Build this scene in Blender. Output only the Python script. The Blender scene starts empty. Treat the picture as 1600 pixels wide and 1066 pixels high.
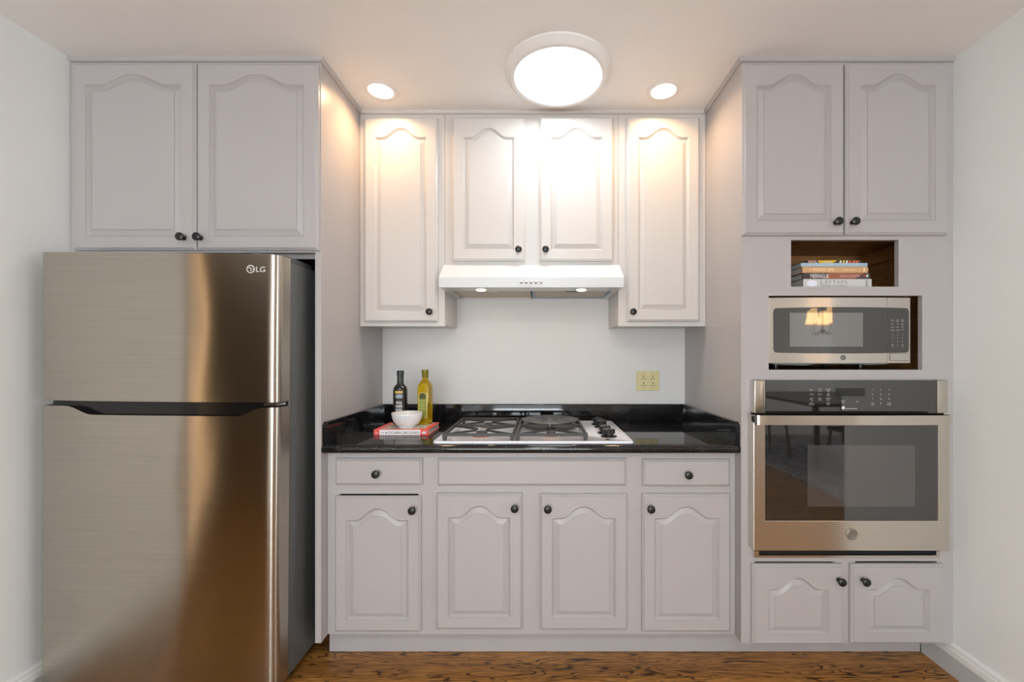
import bpy, bmesh, math, random
from mathutils import Vector, Matrix
random.seed(7)
scene = bpy.context.scene
C = scene.collection
PI = math.pi

# ------------------------------------------------------------------ camera
F, CX, CY, H = 655.0, 845.0, 556.0, 1.281      # focal length in px, vanishing point in px, eye height in m
cam_d = bpy.data.cameras.new('camera'); cam = bpy.data.objects.new('camera', cam_d); C.objects.link(cam)
cam.location = (0, 0, H); cam.rotation_euler = (PI/2, 0, 0)
cam_d.sensor_width = 36; cam_d.sensor_fit = 'HORIZONTAL'; cam_d.lens = 36*F/1600
cam_d.shift_x = -(CX-800)/1600; cam_d.shift_y = (CY-533)/1600
cam_d.clip_start = 0.02
scene.camera = cam
# ------------------------------------------------------------------ world, exposure
w = bpy.data.worlds.new('world'); scene.world = w; w.use_nodes = True
w.node_tree.nodes['Background'].inputs[0].default_value = (0.80, 0.90, 1.0, 1)
w.node_tree.nodes['Background'].inputs[1].default_value = 1.6
vs = scene.view_settings
vs.view_transform = 'Standard'; vs.look = 'None'; vs.exposure = 0.0; vs.gamma = 1.0; vs.use_curve_mapping = False
scene.cycles.use_denoising = True
scene.cycles.max_bounces = 10; scene.cycles.diffuse_bounces = 6; scene.cycles.glossy_bounces = 6
scene.cycles.sample_clamp_indirect = 6.0
def area(name, loc, rot, sx, sy, power, col=(1, 1, 1), shape='RECTANGLE', spread=PI):
    l = bpy.data.lights.new(name, 'AREA'); l.shape = shape; l.size = sx; l.size_y = sy
    l.energy = power; l.color = col; l.spread = spread
    o = bpy.data.objects.new(name, l); C.objects.link(o); o.location = loc; o.rotation_euler = rot
    return o
CEIL = 2.483
# daylight entering through the windows of the room behind the camera (each sits in its window opening), plus an added upward fill
area('daylight_rear_window', (-0.35, -3.42, 1.35), (PI/2, 0, 0), 2.3, 1.9, 38, (0.90, 0.95, 1.0))
area('added_ceiling_fill', (-0.35, -3.38, 0.95), (PI/2+math.radians(42), 0, 0), 2.3, 1.0, 95, (0.93, 0.97, 1.0))  # added light tilted upwards to brighten the ceiling
area('daylight_dining_window', (5.62, -1.2, 1.45), (PI/2, 0, PI/2), 2.4, 1.7, 70, (0.92, 0.96, 1.0))
WARM = (1.0, 0.60, 0.30)

# ------------------------------------------------------------------ materials
def lin(r, g, b):
    f = lambda c: (c/255/12.92) if c/255 <= 0.04045 else ((c/255+0.055)/1.055)**2.4
    return (f(r), f(g), f(b), 1)
def mat(name, col, rough=0.5, metal=0.0, spec=0.5, emit=None, estr=0.0, coat=0.0):
    m = bpy.data.materials.new(name); m.use_nodes = True
    b = m.node_tree.nodes['Principled BSDF']
    b.inputs['Base Color'].default_value = col; b.inputs['Roughness'].default_value = rough
    b.inputs['Metallic'].default_value = metal; b.inputs['Specular IOR Level'].default_value = spec
    b.inputs['Coat Weight'].default_value = coat
    if emit: b.inputs['Emission Color'].default_value = emit; b.inputs['Emission Strength'].default_value = estr
    return m
def N(m, t, **kw):
    n = m.node_tree.nodes.new(t)
    for k, v in kw.items(): setattr(n, k, v)
    return n
def L(m, a, b): m.node_tree.links.new(a, b)
def B(m): return m.node_tree.nodes['Principled BSDF']
def coords(m, scale=(1, 1, 1), kind='Object'):
    tc = N(m, 'ShaderNodeTexCoord'); mp = N(m, 'ShaderNodeMapping'); mp.inputs['Scale'].default_value = scale
    L(m, tc.outputs[kind], mp.inputs['Vector']); return mp.outputs['Vector']
def noise(m, vec, scale, detail=3, rough=0.5, dist=0.0):
    n = N(m, 'ShaderNodeTexNoise'); n.inputs['Scale'].default_value = scale; n.inputs['Detail'].default_value = detail
    n.inputs['Roughness'].default_value = rough; n.inputs['Distortion'].default_value = dist
    L(m, vec, n.inputs['Vector']); return n.outputs['Fac']
def ramp(m, fac, stops, interp='LINEAR'):
    r = N(m, 'ShaderNodeValToRGB'); r.color_ramp.interpolation = interp
    el = r.color_ramp.elements
    while len(el) < len(stops): el.new(0.5)
    for e, (p, c) in zip(el, stops): e.position = p; e.color = c
    L(m, fac, r.inputs['Fac']); return r.outputs['Color']
def bump(m, h, strength, dist=0.01, normal_in=None):
    b = N(m, 'ShaderNodeBump'); b.inputs['Strength'].default_value = strength; b.inputs['Distance'].default_value = dist
    L(m, h, b.inputs['Height'])
    if normal_in: L(m, normal_in, b.inputs['Normal'])
    L(m, b.outputs['Normal'], B(m).inputs['Normal']); return b.outputs['Normal']
def paint(name, col, rough, bs=0.06, sc=220, mottled=0.02):
    m = mat(name, col, rough)
    v = coords(m)
    bump(m, noise(m, v, sc, 2), bs, 0.002)
    n = noise(m, v, 2.5, 3)
    c1 = tuple(min(1, x*(1-mottled)) for x in col[:3])+(1,); c2 = tuple(min(1, x*(1+mottled)) for x in col[:3])+(1,)
    L(m, ramp(m, n, [(0.3, c1), (0.7, c2)]), B(m).inputs['Base Color'])
    return m
M = {}
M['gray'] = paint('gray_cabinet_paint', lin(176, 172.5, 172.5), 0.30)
M['white'] = paint('pale_cabinet_paint', lin(200, 197, 194), 0.30)  # alcove cabinets, paler than the grey ones
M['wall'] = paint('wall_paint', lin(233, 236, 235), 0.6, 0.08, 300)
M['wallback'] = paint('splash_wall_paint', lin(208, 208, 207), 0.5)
M['ceil'] = paint('ceiling_paint', lin(240, 239, 237), 0.45, 0.05, 120)
M['trim'] = paint('trim_paint', lin(232, 232, 230), 0.35)
M['basegrey'] = paint('baseboard_grey_paint', lin(196, 198, 198), 0.4)
M['brownwall'] = paint('taupe_wall_paint', lin(128, 122, 112), 0.6)
M['black'] = mat('black_knob_metal', lin(22, 23, 24), 0.32, 0.0, 0.5)
M['void'] = mat('dark_gap', lin(12, 12, 12), 0.8)
M['plastic'] = mat('black_plastic', lin(26, 27, 28), 0.28)
M['iron'] = mat('cast_iron', lin(58, 58, 58), 0.55); bump(M['iron'], noise(M['iron'], coords(M['iron']), 400, 2), 0.15, 0.001)
M['disc'] = mat('grey_enamel', lin(86, 88, 88), 0.38, 0.3)
M['enamel'] = mat('white_enamel', lin(222, 227, 236), 0.14, coat=0.3)
M['hood'] = mat('hood_white_enamel', lin(212, 217, 220), 0.16, coat=0.2)
M['copper'] = mat('bronze_burner', lin(150, 104, 74), 0.4, 0.5)
M['chrome'] = mat('chrome', (0.8, 0.8, 0.8, 1), 0.12, 1.0)
M['alm'] = mat('almond_plastic', lin(206, 196, 146), 0.4)
M['almdark'] = mat('outlet_slots', lin(40, 34, 20), 0.6)
M['ceramic'] = mat('white_ceramic', lin(226, 229, 230), 0.22, coat=0.2)
M['ceramicrim'] = mat('unglazed_rim', lin(206, 188, 168), 0.5)
M['paper'] = mat('page_edges', lin(206, 204, 196), 0.8)
_v = coords(M['paper'], (1, 1, 900)); L(M['paper'], ramp(M['paper'], noise(M['paper'], _v, 3, 2), [(0.35, lin(165, 163, 156)), (0.6, lin(214, 212, 205))]), B(M['paper']).inputs['Base Color'])
M['glow'] = mat('white_diffuser', (1, 1, 1, 1), 0.5, emit=(0.95, 0.98, 1, 1), estr=2.2)
M['warmglow'] = mat('warm_bulb', (1, 1, 1, 1), 0.5, emit=(1, 0.80, 0.58, 1), estr=4)
M['hoodglow'] = mat('hood_bulb', (1, 1, 1, 1), 0.5, emit=(1, 0.78, 0.50, 1), estr=3)
M['mesh'] = mat('filter_mesh', lin(188, 178, 160), 0.45, 0.4)
M['tape'] = mat('blue_protective_film', lin(96, 140, 168), 0.3)
M['graysteel'] = mat('fridge_side_grey', lin(96, 99, 99), 0.42, 0.25); bump(M['graysteel'], noise(M['graysteel'], coords(M['graysteel']), 700, 2), 0.25, 0.0006)
M['ltext'] = mat('light_print', lin(220, 222, 220), 0.5)
M['dtext'] = mat('dark_print', lin(52, 50, 50), 0.5)
M['mtext'] = mat('mid_grey_print', lin(118, 120, 120), 0.5)
M['badge'] = mat('nickel_badge', lin(150, 146, 138), 0.4, 0.8)
M['shade'] = mat('lamp_shade_fabric', lin(250, 214, 160), 0.9, emit=(1.0, 0.62, 0.30, 1), estr=4)
M['darkwood'] = mat('dark_stained_wood', lin(62, 44, 32), 0.35)
M['glasswin'] = mat('window_pane', (1, 1, 1, 1), 0.0); B(M['glasswin']).inputs['Transmission Weight'].default_value = 1.0

def granite():
    m = mat('black_granite', (0.006, 0.006, 0.007, 1), 0.07, coat=0.0)
    v = coords(m)
    n1 = noise(m, v, 210, 2, 0.5); sp = ramp(m, n1, [(0.66, (0, 0, 0, 1)), (0.74, (1, 1, 1, 1))])
    n2 = noise(m, v, 7, 5, 0.7); bl = ramp(m, n2, [(0.5, (0, 0, 0, 1)), (0.8, (1, 1, 1, 1))])
    mx = N(m, 'ShaderNodeMix', data_type='RGBA'); mx.inputs[6].default_value = (0.008, 0.008, 0.009, 1); mx.inputs[7].default_value = (0.034, 0.036, 0.038, 1)
    L(m, bl, mx.inputs[0])
    m2 = N(m, 'ShaderNodeMix', data_type='RGBA'); L(m, sp, m2.inputs[0]); L(m, mx.outputs[2], m2.inputs[6]); m2.inputs[7].default_value = (0.22, 0.23, 0.23, 1)
    L(m, m2.outputs[2], B(m).inputs['Base Color'])
    r = ramp(m, n2, [(0.3, (0.05, 0.05, 0.05, 1)), (0.8, (0.08, 0.08, 0.08, 1))]); L(m, r, B(m).inputs['Roughness'])
    return m
M['granite'] = granite()

def steel(name, base, rough, brush, aniso, rot=0.0, wav=0.0, wavscale=(1, 1, 1)):
    m = mat(name, base, rough, 1.0)
    b = B(m); b.inputs['Anisotropic'].default_value = aniso
    ge = N(m, 'ShaderNodeNewGeometry'); cr = N(m, 'ShaderNodeVectorMath', operation='CROSS_PRODUCT')   # brushed level all round
    L(m, ge.outputs['True Normal'], cr.inputs[0]); cr.inputs[1].default_value = (0, 0, 1); L(m, cr.outputs[0], b.inputs['Tangent'])
    b.inputs['Anisotropic Rotation'].default_value = rot
    v = coords(m, brush)
    n = noise(m, v, 1.0, 3, 0.6)
    c1 = tuple(x*0.93 for x in base[:3])+(1,); c2 = tuple(min(1, x*1.06) for x in base[:3])+(1,)
    L(m, ramp(m, n, [(0.3, c1), (0.7, c2)]), b.inputs['Base Color'])
    if wav:
        bump(m, noise(m, coords(m, wavscale), 1.0, 1), 1.0, wav)
    return m
M['fridge'] = steel('brushed_stainless_door', (0.46, 0.43, 0.375, 1), 0.22, (3, 3, 500), 1.0, 0.25, 0.007, (4.0, 4.0, 1.2))
M['steel'] = steel('brushed_stainless_oven', (0.66, 0.62, 0.55, 1), 0.24, (3, 3, 700), 0.9, 0.25)
M['steelmw'] = steel('brushed_stainless_microwave', (0.70, 0.67, 0.62, 1), 0.2, (3, 3, 900), 0.9, 0.25)
M['bglass'] = mat('black_oven_glass', lin(28, 28, 27), 0.03, spec=1.0); B(M['bglass']).inputs['IOR'].default_value = 1.66
M['bglass2'] = mat('oven_window_glass', lin(66, 64, 63), 0.05, spec=1.0); B(M['bglass2']).inputs['IOR'].default_value = 1.66
M['mwwin'] = mat('microwave_window_glass', lin(66, 66, 64), 0.04, spec=1.0); B(M['mwwin']).inputs['IOR'].default_value = 2.1
M['display'] = mat('dark_display', lin(24, 27, 28), 0.1, spec=0.6)

def oilglass():
    m = mat('green_glass_with_oil', lin(226, 196, 24), 0.04); b = B(m)
    b.inputs['Transmission Weight'].default_value = 0.75; b.inputs['IOR'].default_value = 1.4
    return m
M['oil'] = oilglass()
M['darkglass'] = mat('dark_glass', lin(18, 18, 12), 0.06, coat=0.5)
M['capgreen'] = mat('olive_foil', lin(118, 112, 30), 0.35, 0.2)
M['capblack'] = mat('dark_foil', lin(38, 46, 50), 0.4)

def flat(name, c, r=0.5): 
    if name not in M: M[name] = mat(name, lin(*c), r)
    return M[name]

def wood_floor():
    m = mat('oak_floor', (0.2, 0.1, 0.03, 1), 0.3)
    v = coords(m)
    br = N(m, 'ShaderNodeTexBrick'); br.offset = 0.0
    # each row of strips is shifted along by its own random amount
    sx_ = N(m, 'ShaderNodeSeparateXYZ'); L(m, v, sx_.inputs[0]); dv = N(m, 'ShaderNodeMath', operation='DIVIDE'); dv.inputs[1].default_value = 0.070; L(m, sx_.outputs[1], dv.inputs[0])
    fl = N(m, 'ShaderNodeMath', operation='FLOOR'); L(m, dv.outputs[0], fl.inputs[0]); wn = N(m, 'ShaderNodeTexWhiteNoise', noise_dimensions='1D'); L(m, fl.outputs[0], wn.inputs['W'])
    ad = N(m, 'ShaderNodeMath', operation='MULTIPLY_ADD'); L(m, wn.outputs['Value'], ad.inputs[0]); ad.inputs[1].default_value = 3.7; L(m, sx_.outputs[0], ad.inputs[2])
    cb = N(m, 'ShaderNodeCombineXYZ'); L(m, ad.outputs[0], cb.inputs[0]); L(m, sx_.outputs[1], cb.inputs[1]); L(m, cb.outputs[0], br.inputs['Vector'])
    for k, val in (('Scale', 1), ('Mortar Size', 0.0007), ('Mortar Smooth', 0.1), ('Bias', 0), ('Brick Width', 0.72), ('Row Height', 0.070)): br.inputs[k].default_value = val
    br.inputs['Color1'].default_value = (0, 0, 0, 1); br.inputs['Color2'].default_value = (1, 1, 1, 1); br.inputs['Mortar'].default_value = (0.5, 0.5, 0.5, 1)
    # every plank gets its own piece of the grain pattern
    cmb = N(m, 'ShaderNodeVectorMath', operation='MULTIPLY_ADD'); L(m, br.outputs['Color'], cmb.inputs[0]); cmb.inputs[1].default_value = (17.3, 9.1, 5.7); L(m, v, cmb.inputs[2])
    mp = N(m, 'ShaderNodeMapping'); mp.inputs['Scale'].default_value = (1.5, 13, 1); L(m, cmb.outputs[0], mp.inputs['Vector'])
    wv = N(m, 'ShaderNodeTexNoise'); wv.inputs['Scale'].default_value = 1.4; wv.inputs['Detail'].default_value = 2; wv.inputs['Distortion'].default_value = 0.6; L(m, mp.outputs[0], wv.inputs['Vector'])
    mul = N(m, 'ShaderNodeMath', operation='MULTIPLY'); mul.inputs[1].default_value = 78; L(m, wv.outputs['Fac'], mul.inputs[0])
    sn = N(m, 'ShaderNodeMath', operation='SINE'); L(m, mul.outputs[0], sn.inputs[0])
    rings = ramp(m, sn.outputs[0], [(0.0, (1, 1, 1, 1)), (0.55, (0.85, 0.85, 0.85, 1)), (0.85, (0.25, 0.25, 0.25, 1)), (1.0, (0.0, 0.0, 0.0, 1))])
    mp2 = N(m, 'ShaderNodeMapping'); mp2.inputs['Scale'].default_value = (4, 60, 1); L(m, cmb.outputs[0], mp2.inputs['Vector'])
    fine = noise(m, mp2.outputs[0], 3, 4, 0.6)
    mp3 = N(m, 'ShaderNodeMapping'); mp3.inputs['Scale'].default_value = (1.3, 7, 1); L(m, cmb.outputs[0], mp3.inputs['Vector'])
    patch = ramp(m, noise(m, mp3.outputs[0], 1.6, 3), [(0.34, (0, 0, 0, 1)), (0.50, (1, 1, 1, 1))])
    base = ramp(m, fine, [(0.25, lin(112, 74, 32)), (0.5, lin(170, 118, 58)), (0.75, lin(202, 148, 82))])
    mulr = N(m, 'ShaderNodeMix', data_type='RGBA', blend_type='MIX'); 
    inv = N(m, 'ShaderNodeMath', operation='SUBTRACT'); inv.inputs[0].default_value = 1.0; L(m, rings, inv.inputs[1])
    mm = N(m, 'ShaderNodeMath', operation='MULTIPLY'); L(m, inv.outputs[0], mm.inputs[0]); L(m, patch, mm.inputs[1])
    mm2 = N(m, 'ShaderNodeMath', operation='MULTIPLY'); L(m, mm.outputs[0], mm2.inputs[0]); mm2.inputs[1].default_value = 1.0
    L(m, mm2.outputs[0], mulr.inputs[0]); L(m, base, mulr.inputs[6]); mulr.inputs[7].default_value = lin(48, 30, 18)
    tint = N(m, 'ShaderNodeMix', data_type='RGBA', blend_type='MULTIPLY'); tint.inputs[0].default_value = 1.0
    L(m, mulr.outputs[2], tint.inputs[6]); L(m, ramp(m, br.outputs['Color'], [(0, (0.72, 0.70, 0.68, 1)), (1, (1.1, 1.08, 1.02, 1))]), tint.inputs[7])
    gap = N(m, 'ShaderNodeMix', data_type='RGBA'); L(m, br.outputs['Fac'], gap.inputs[0]); L(m, tint.outputs[2], gap.inputs[6]); gap.inputs[7].default_value = lin(60, 38, 20)
    L(m, gap.outputs[2], B(m).inputs['Base Color'])
    bump(m, mm.outputs[0], 0.15, 0.001)
    return m
M['floor'] = wood_floor()
def brown_wood():
    m = mat('brown_cabinet_wood', (0.2, 0.1, 0.04, 1), 0.5)
    n = noise(m, coords(m, (2, 2, 24)), 4, 4, 0.6, 0.5)
    L(m, ramp(m, n, [(0.3, lin(138, 96, 52)), (0.7, lin(182, 136, 84))]), B(m).inputs['Base Color'])
    return m
M['brown'] = brown_wood()
def rug_mat():
    m = mat('grey_rug_weave', lin(150, 150, 152), 0.95)
    n = noise(m, coords(m, (3, 18, 1)), 2.0, 4, 0.7, 0.8)
    L(m, ramp(m, n, [(0.42, lin(190, 190, 192)), (0.55, lin(92, 92, 98))]), B(m).inputs['Base Color'])
    return m
M['rug'] = rug_mat()

# ------------------------------------------------------------------ mesh helpers (all coordinates are world metres)
ORG = {}
def X(px, Y): return (px-CX)*Y/F
def Z(py, Y): return H-(py-CY)*Y/F
def box(bm, x0, x1, y0, y1, z0, z1, bev=0.0, seg=1):
    r = bmesh.ops.create_cube(bm, size=1.0)
    vs_ = r['verts']
    bmesh.ops.scale(bm, vec=(x1-x0, y1-y0, z1-z0), verts=vs_)
    bmesh.ops.translate(bm, vec=((x0+x1)/2, (y0+y1)/2, (z0+z1)/2), verts=vs_)
    if bev > 0:
        es = list({e for v in vs_ for e in v.link_edges})
        bmesh.ops.bevel(bm, geom=es, offset=bev, segments=seg, profile=0.5, affect='EDGES', clamp_overlap=True)
def prism(bm, pts, axis, a, b):
    """polygon pts in the plane normal to axis, extruded from a to b"""
    def p3(p, t): return {'x': (t, p[0], p[1]), 'y': (p[0], t, p[1]), 'z': (p[0], p[1], t)}[axis]
    A = [bm.verts.new(p3(p, a)) for p in pts]; Bv = [bm.verts.new(p3(p, b)) for p in pts]
    n = len(pts)
    for i in range(n):
        bm.faces.new((A[i], A[(i+1) % n], Bv[(i+1) % n], Bv[i]))
    bm.faces.new(A[::-1]); bm.faces.new(Bv)
def lathe(bm, prof, c, axis='z', seg=32, closed=False):
    """prof: (radius, height along axis)"""
    rings = []
    for r, h in prof:
        ring = []
        for k in range(seg):
            a = 2*PI*k/seg; u, v = r*math.cos(a), r*math.sin(a)
            if axis == 'z': p = (c[0]+u, c[1]+v, c[2]+h)
            elif axis == 'y': p = (c[0]+u, c[1]+h, c[2]+v)
            else: p = (c[0]+h, c[1]+u, c[2]+v)
            ring.append(bm.verts.new(p))
        rings.append(ring)
    for i in range(len(rings)-1):
        for k in range(seg):
            bm.faces.new((rings[i][k], rings[i][(k+1) % seg], rings[i+1][(k+1) % seg], rings[i+1][k]))
    if not closed:
        bm.faces.new(rings[0][::-1]); bm.faces.new(rings[-1])
    else:
        for k in range(seg):
            bm.faces.new((rings[-1][k], rings[-1][(k+1) % seg], rings[0][(k+1) % seg], rings[0][k]))
def tube(bm, pts, r, seg=10):
    pts = [Vector(p) for p in pts]; rings = []
    for i, p in enumerate(pts):
        d = (pts[min(i+1, len(pts)-1)]-pts[max(i-1, 0)]).normalized()
        up = Vector((0, 0, 1)) if abs(d.z) < 0.95 else Vector((1, 0, 0))
        s = d.cross(up).normalized(); t = s.cross(d).normalized()
        rr = r[i] if isinstance(r, (list, tuple)) else r
        rings.append([bm.verts.new(p+s*rr*math.cos(2*PI*k/seg)+t*rr*math.sin(2*PI*k/seg)) for k in range(seg)])
    for i in range(len(rings)-1):
        for k in range(seg): bm.faces.new((rings[i][k], rings[i][(k+1) % seg], rings[i+1][(k+1) % seg], rings[i+1][k]))
    bm.faces.new(rings[0][::-1]); bm.faces.new(rings[-1])
def bar(bm, p, q, w, h):
    """square-ish bar from p to q, w wide, h high"""
    p, q = Vector(p), Vector(q); d = (q-p).normalized(); s = d.cross(Vector((0, 0, 1))).normalized()*w/2; u = Vector((0, 0, h/2))
    a = [bm.verts.new(p+x) for x in (-s-u, s-u, s*0.7+u, -s*0.7+u)]; b = [bm.verts.new(q+x) for x in (-s-u, s-u, s*0.7+u, -s*0.7+u)]
    for i in range(4): bm.faces.new((a[i], a[(i+1) % 4], b[(i+1) % 4], b[i]))
    bm.faces.new(a[::-1]); bm.faces.new(b)
def link(name, me, m, parent=None, origin=None, smooth=True):
    """origin: world point of the object's origin (bottom centre of its bounds when not given)"""
    me.update()
    if origin is None:
        cs = [v.co for v in me.vertices]
        xs = [c.x for c in cs]; ys = [c.y for c in cs]; zs = [c.z for c in cs]
        origin = Vector(((min(xs)+max(xs))/2, (min(ys)+max(ys))/2, min(zs)))
    origin = Vector(origin)
    me.transform(Matrix.Translation(-origin))
    me.materials.clear(); me.materials.append(m)
    if smooth:
        for p in me.polygons: p.use_smooth = True
        me.set_sharp_from_angle(angle=math.radians(32))
    o = bpy.data.objects.new(name, me); C.objects.link(o)
    if parent is not None:
        o.parent = parent; o.location = origin-ORG[parent]
    else: o.location = origin
    ORG[o] = origin
    return o
def build(name, bm, m, parent=None, origin=None, smooth=True):
    bmesh.ops.recalc_face_normals(bm, faces=bm.faces)
    me = bpy.data.meshes.new(name); bm.to_mesh(me); bm.free()
    return link(name, me, m, parent, origin, smooth)
def nb(): return bmesh.new()
def boxo(name, m, parent, *a, **k):
    bm = nb(); box(bm, *a, **k); return build(name, bm, m, parent)
def thing(name, loc, label, cat, group=None):
    o = bpy.data.objects.new(name, None); C.objects.link(o); o.location = loc; o.empty_display_size = 0.1
    o['label'] = label; o['category'] = cat
    if group: o['group'] = group
    ORG[o] = Vector(loc); return o
def tag(o, label, cat, group=None):
    o['label'] = label; o['category'] = cat
    if group: o['group'] = group
    return o
def struct(o): o['kind'] = 'structure'; return o
def text(name, s, m, parent, x, y, z, h=None, width=None, align='LEFT', ext=0.0002, bold=0.0, face='-y', shear=0.0, sx=1.0):
    """lettering standing on plane y, facing the camera side; (x, z) is its lower left or lower centre; h is the cap height"""
    cu = bpy.data.curves.new('t', 'FONT'); cu.body = s; cu.extrude = 0.0; cu.offset = bold; cu.size = 1.0; cu.shear = shear
    to = bpy.data.objects.new('t', cu); C.objects.link(to)
    dg = bpy.context.evaluated_depsgraph_get(); dg.update()
    me = bpy.data.meshes.new_from_object(to.evaluated_get(dg)); bpy.data.objects.remove(to)
    xs = [v.co.x for v in me.vertices]; ys = [v.co.y for v in me.vertices]
    k = (h/0.73) if h else 1.0
    kx = (width/(max(xs)-min(xs))) if width else k*sx
    if not h: k = kx
    ox = min(xs) if align == 'LEFT' else (min(xs)+max(xs))/2
    for v in me.vertices:
        u, t = (v.co.x-ox)*kx, v.co.y*k
        v.co = (x+u, y-ext, z+t)
    return link(name, me, m, parent, smooth=False)

YB, YU, YBS, YT = 2.355, 2.058, 1.745, 1.693        # back wall, upper / base / tall cabinet frames
XL, XR = -0.888, 0.809                               # alcove sides
WL, WR = -1.90, 1.665                                # room walls

# ------------------------------------------------------------------ setting
RY = -3.5
struct(boxo('floor', M['floor'], None, -4.0, 5.8, RY-0.1, YB+0.1, -0.1, 0.0))
struct(boxo('ceiling', M['ceil'], None, -4.0, 5.8, RY-0.1, YB+0.1, CEIL, CEIL+0.1))
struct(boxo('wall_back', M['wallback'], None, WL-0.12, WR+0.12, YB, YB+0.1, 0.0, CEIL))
bm = nb(); box(bm, WL-0.12, WL, 0.72, YB, 0, CEIL); box(bm, WL-0.12, WL, -0.5, 0.72, 2.1, CEIL); box(bm, WL-0.12, WL, RY, -0.5, 0, CEIL)
struct(build('wall_left', bm, M['wall'], smooth=False))
bm = nb(); box(bm, WR, WR+0.12, 1.0, YB, 0, CEIL); struct(build('wall_right', bm, M['wall'], smooth=False))
bm = nb(); box(bm, -2.9, -2.8, -1.2, 2.0, 0, CEIL); box(bm, -2.8, WL-0.12, 1.9, 2.0, 0, CEIL); box(bm, -2.8, WL-0.12, -1.2, -1.1, 0, CEIL)
struct(build('wall_hallway', bm, M['brownwall'], smooth=False))
bm = nb()   # rear wall with a window opening
wx0, wx1, wz0, wz1 = -1.5, 0.8, 0.40, 2.30
box(bm, WL-0.12, wx0, RY-0.1, RY, 0, CEIL); box(bm, wx1, 5.75, RY-0.1, RY, 0, CEIL)
box(bm, wx0, wx1, RY-0.1, RY, 0, wz0); box(bm, wx0, wx1, RY-0.1, RY, wz1, CEIL)
struct(build('wall_rear', bm, M['wall'], smooth=False))
bm = nb()   # dining room side wall with a window opening
box(bm, 5.65, 5.75, RY, -2.4, 0, CEIL); box(bm, 5.65, 5.75, 0.0, 1.1, 0, CEIL); box(bm, 5.65, 5.75, -2.4, 0, 0, 0.6); box(bm, 5.65, 5.75, -2.4, 0, 2.3, CEIL)
struct(build('wall_dining', bm, M['brownwall'], smooth=False))
struct(boxo('wall_dining_end', M['brownwall'], None, WR+0.12, 5.75, 1.0, 1.1, 0, CEIL))
def window(n, horizontal, c, a0, a1, z0, z1):
    bm = nb()
    def bx(u0, u1, w0, w1):
        if horizontal: box(bm, u0, u1, c-0.03, c+0.03, w0, w1)
        else: box(bm, c-0.03, c+0.03, u0, u1, w0, w1)
    t = 0.05
    bx(a0, a1, z0, z0+t); bx(a0, a1, z1-t, z1); bx(a0, a0+t, z0, z1); bx(a1-t, a1, z0, z1); bx((a0+a1)/2-t/2, (a0+a1)/2+t/2, z0, z1)
    w_ = struct(build('window_%d' % n, bm, M['trim'], smooth=False))
    bm = nb()
    if horizontal: box(bm, a0+t, a1-t, c-0.003, c+0.003, z0+t, z1-t)
    else: box(bm, c-0.003, c+0.003, a0+t, a1-t, z0+t, z1-t)
    build('pane', bm, M['glasswin'], w_)
window(1, True, RY-0.05, wx0, wx1, wz0, wz1)
window(2, False, 5.70, -2.4, 0.0, 0.6, 2.3)
# door casing of the hallway opening
bm = nb()
box(bm, WL-0.13, WL+0.015, 0.70, 0.78, 0, 2.16, 0.004); box(bm, WL-0.13, WL+0.015, -0.58, -0.50, 0, 2.16, 0.004); box(bm, WL-0.13, WL+0.015, -0.50, 0.70, 2.09, 2.17, 0.004)
M['casing'] = mat('honey_wood_casing', lin(222, 186, 148), 0.4)
struct(build('trim_1', bm, M['casing']))
sc = thing('added_streak_lamp', (-2.62, -0.30, 0), 'slender warm glowing column added unseen in the hallway behind the camera', 'lamp')  # added unseen lamp, shaped to put the warm streak on the refrigerator
M['columnglow'] = mat('added_column_glow', (1, 1, 1, 1), 0.6, emit=(1.0, 0.62, 0.30, 1), estr=6)
bm = nb(); lathe(bm, [(0.10, 0.0005), (0.10, 0.015), (0.012, 0.02), (0.012, 0.06)], (-2.62, -0.30, 0), 'z', 28); build('base', bm, M['darkwood'], sc)
bm = nb(); lathe(bm, [(0.011, 0.061), (0.011, 2.15)], (-2.62, -0.30, 0), 'z', 20); build('lamp_shade', bm, M['columnglow'], sc)
# baseboards: grey board with a white two-step cap
def baseboard(name, xw, sgn, y0, y1):
    bm = nb()
    pr = [(0, 0), (sgn*0.020, 0), (sgn*0.020, 0.078), (0, 0.078)]
    prism(bm, [(xw+p[0], p[1]) for p in pr], 'y', y0, y1)
    o = struct(build(name, bm, M['basegrey'], smooth=False))
    bm = nb()
    pr = [(0, 0.078), (sgn*0.021, 0.078), (sgn*0.018, 0.099), (sgn*0.011, 0.101), (sgn*0.010, 0.106), (sgn*0.012, 0.112), (sgn*0.004, 0.121), (0, 0.121)]
    prism(bm, [(xw+p[0], p[1]) for p in pr], 'y', y0, y1)
    build('cap_moulding', bm, M['trim'], o)
baseboard('baseboard_right', WR, -1, 1.0, YT+0.12)
baseboard('baseboard_left', WL, 1, 0.78, YB)
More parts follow.
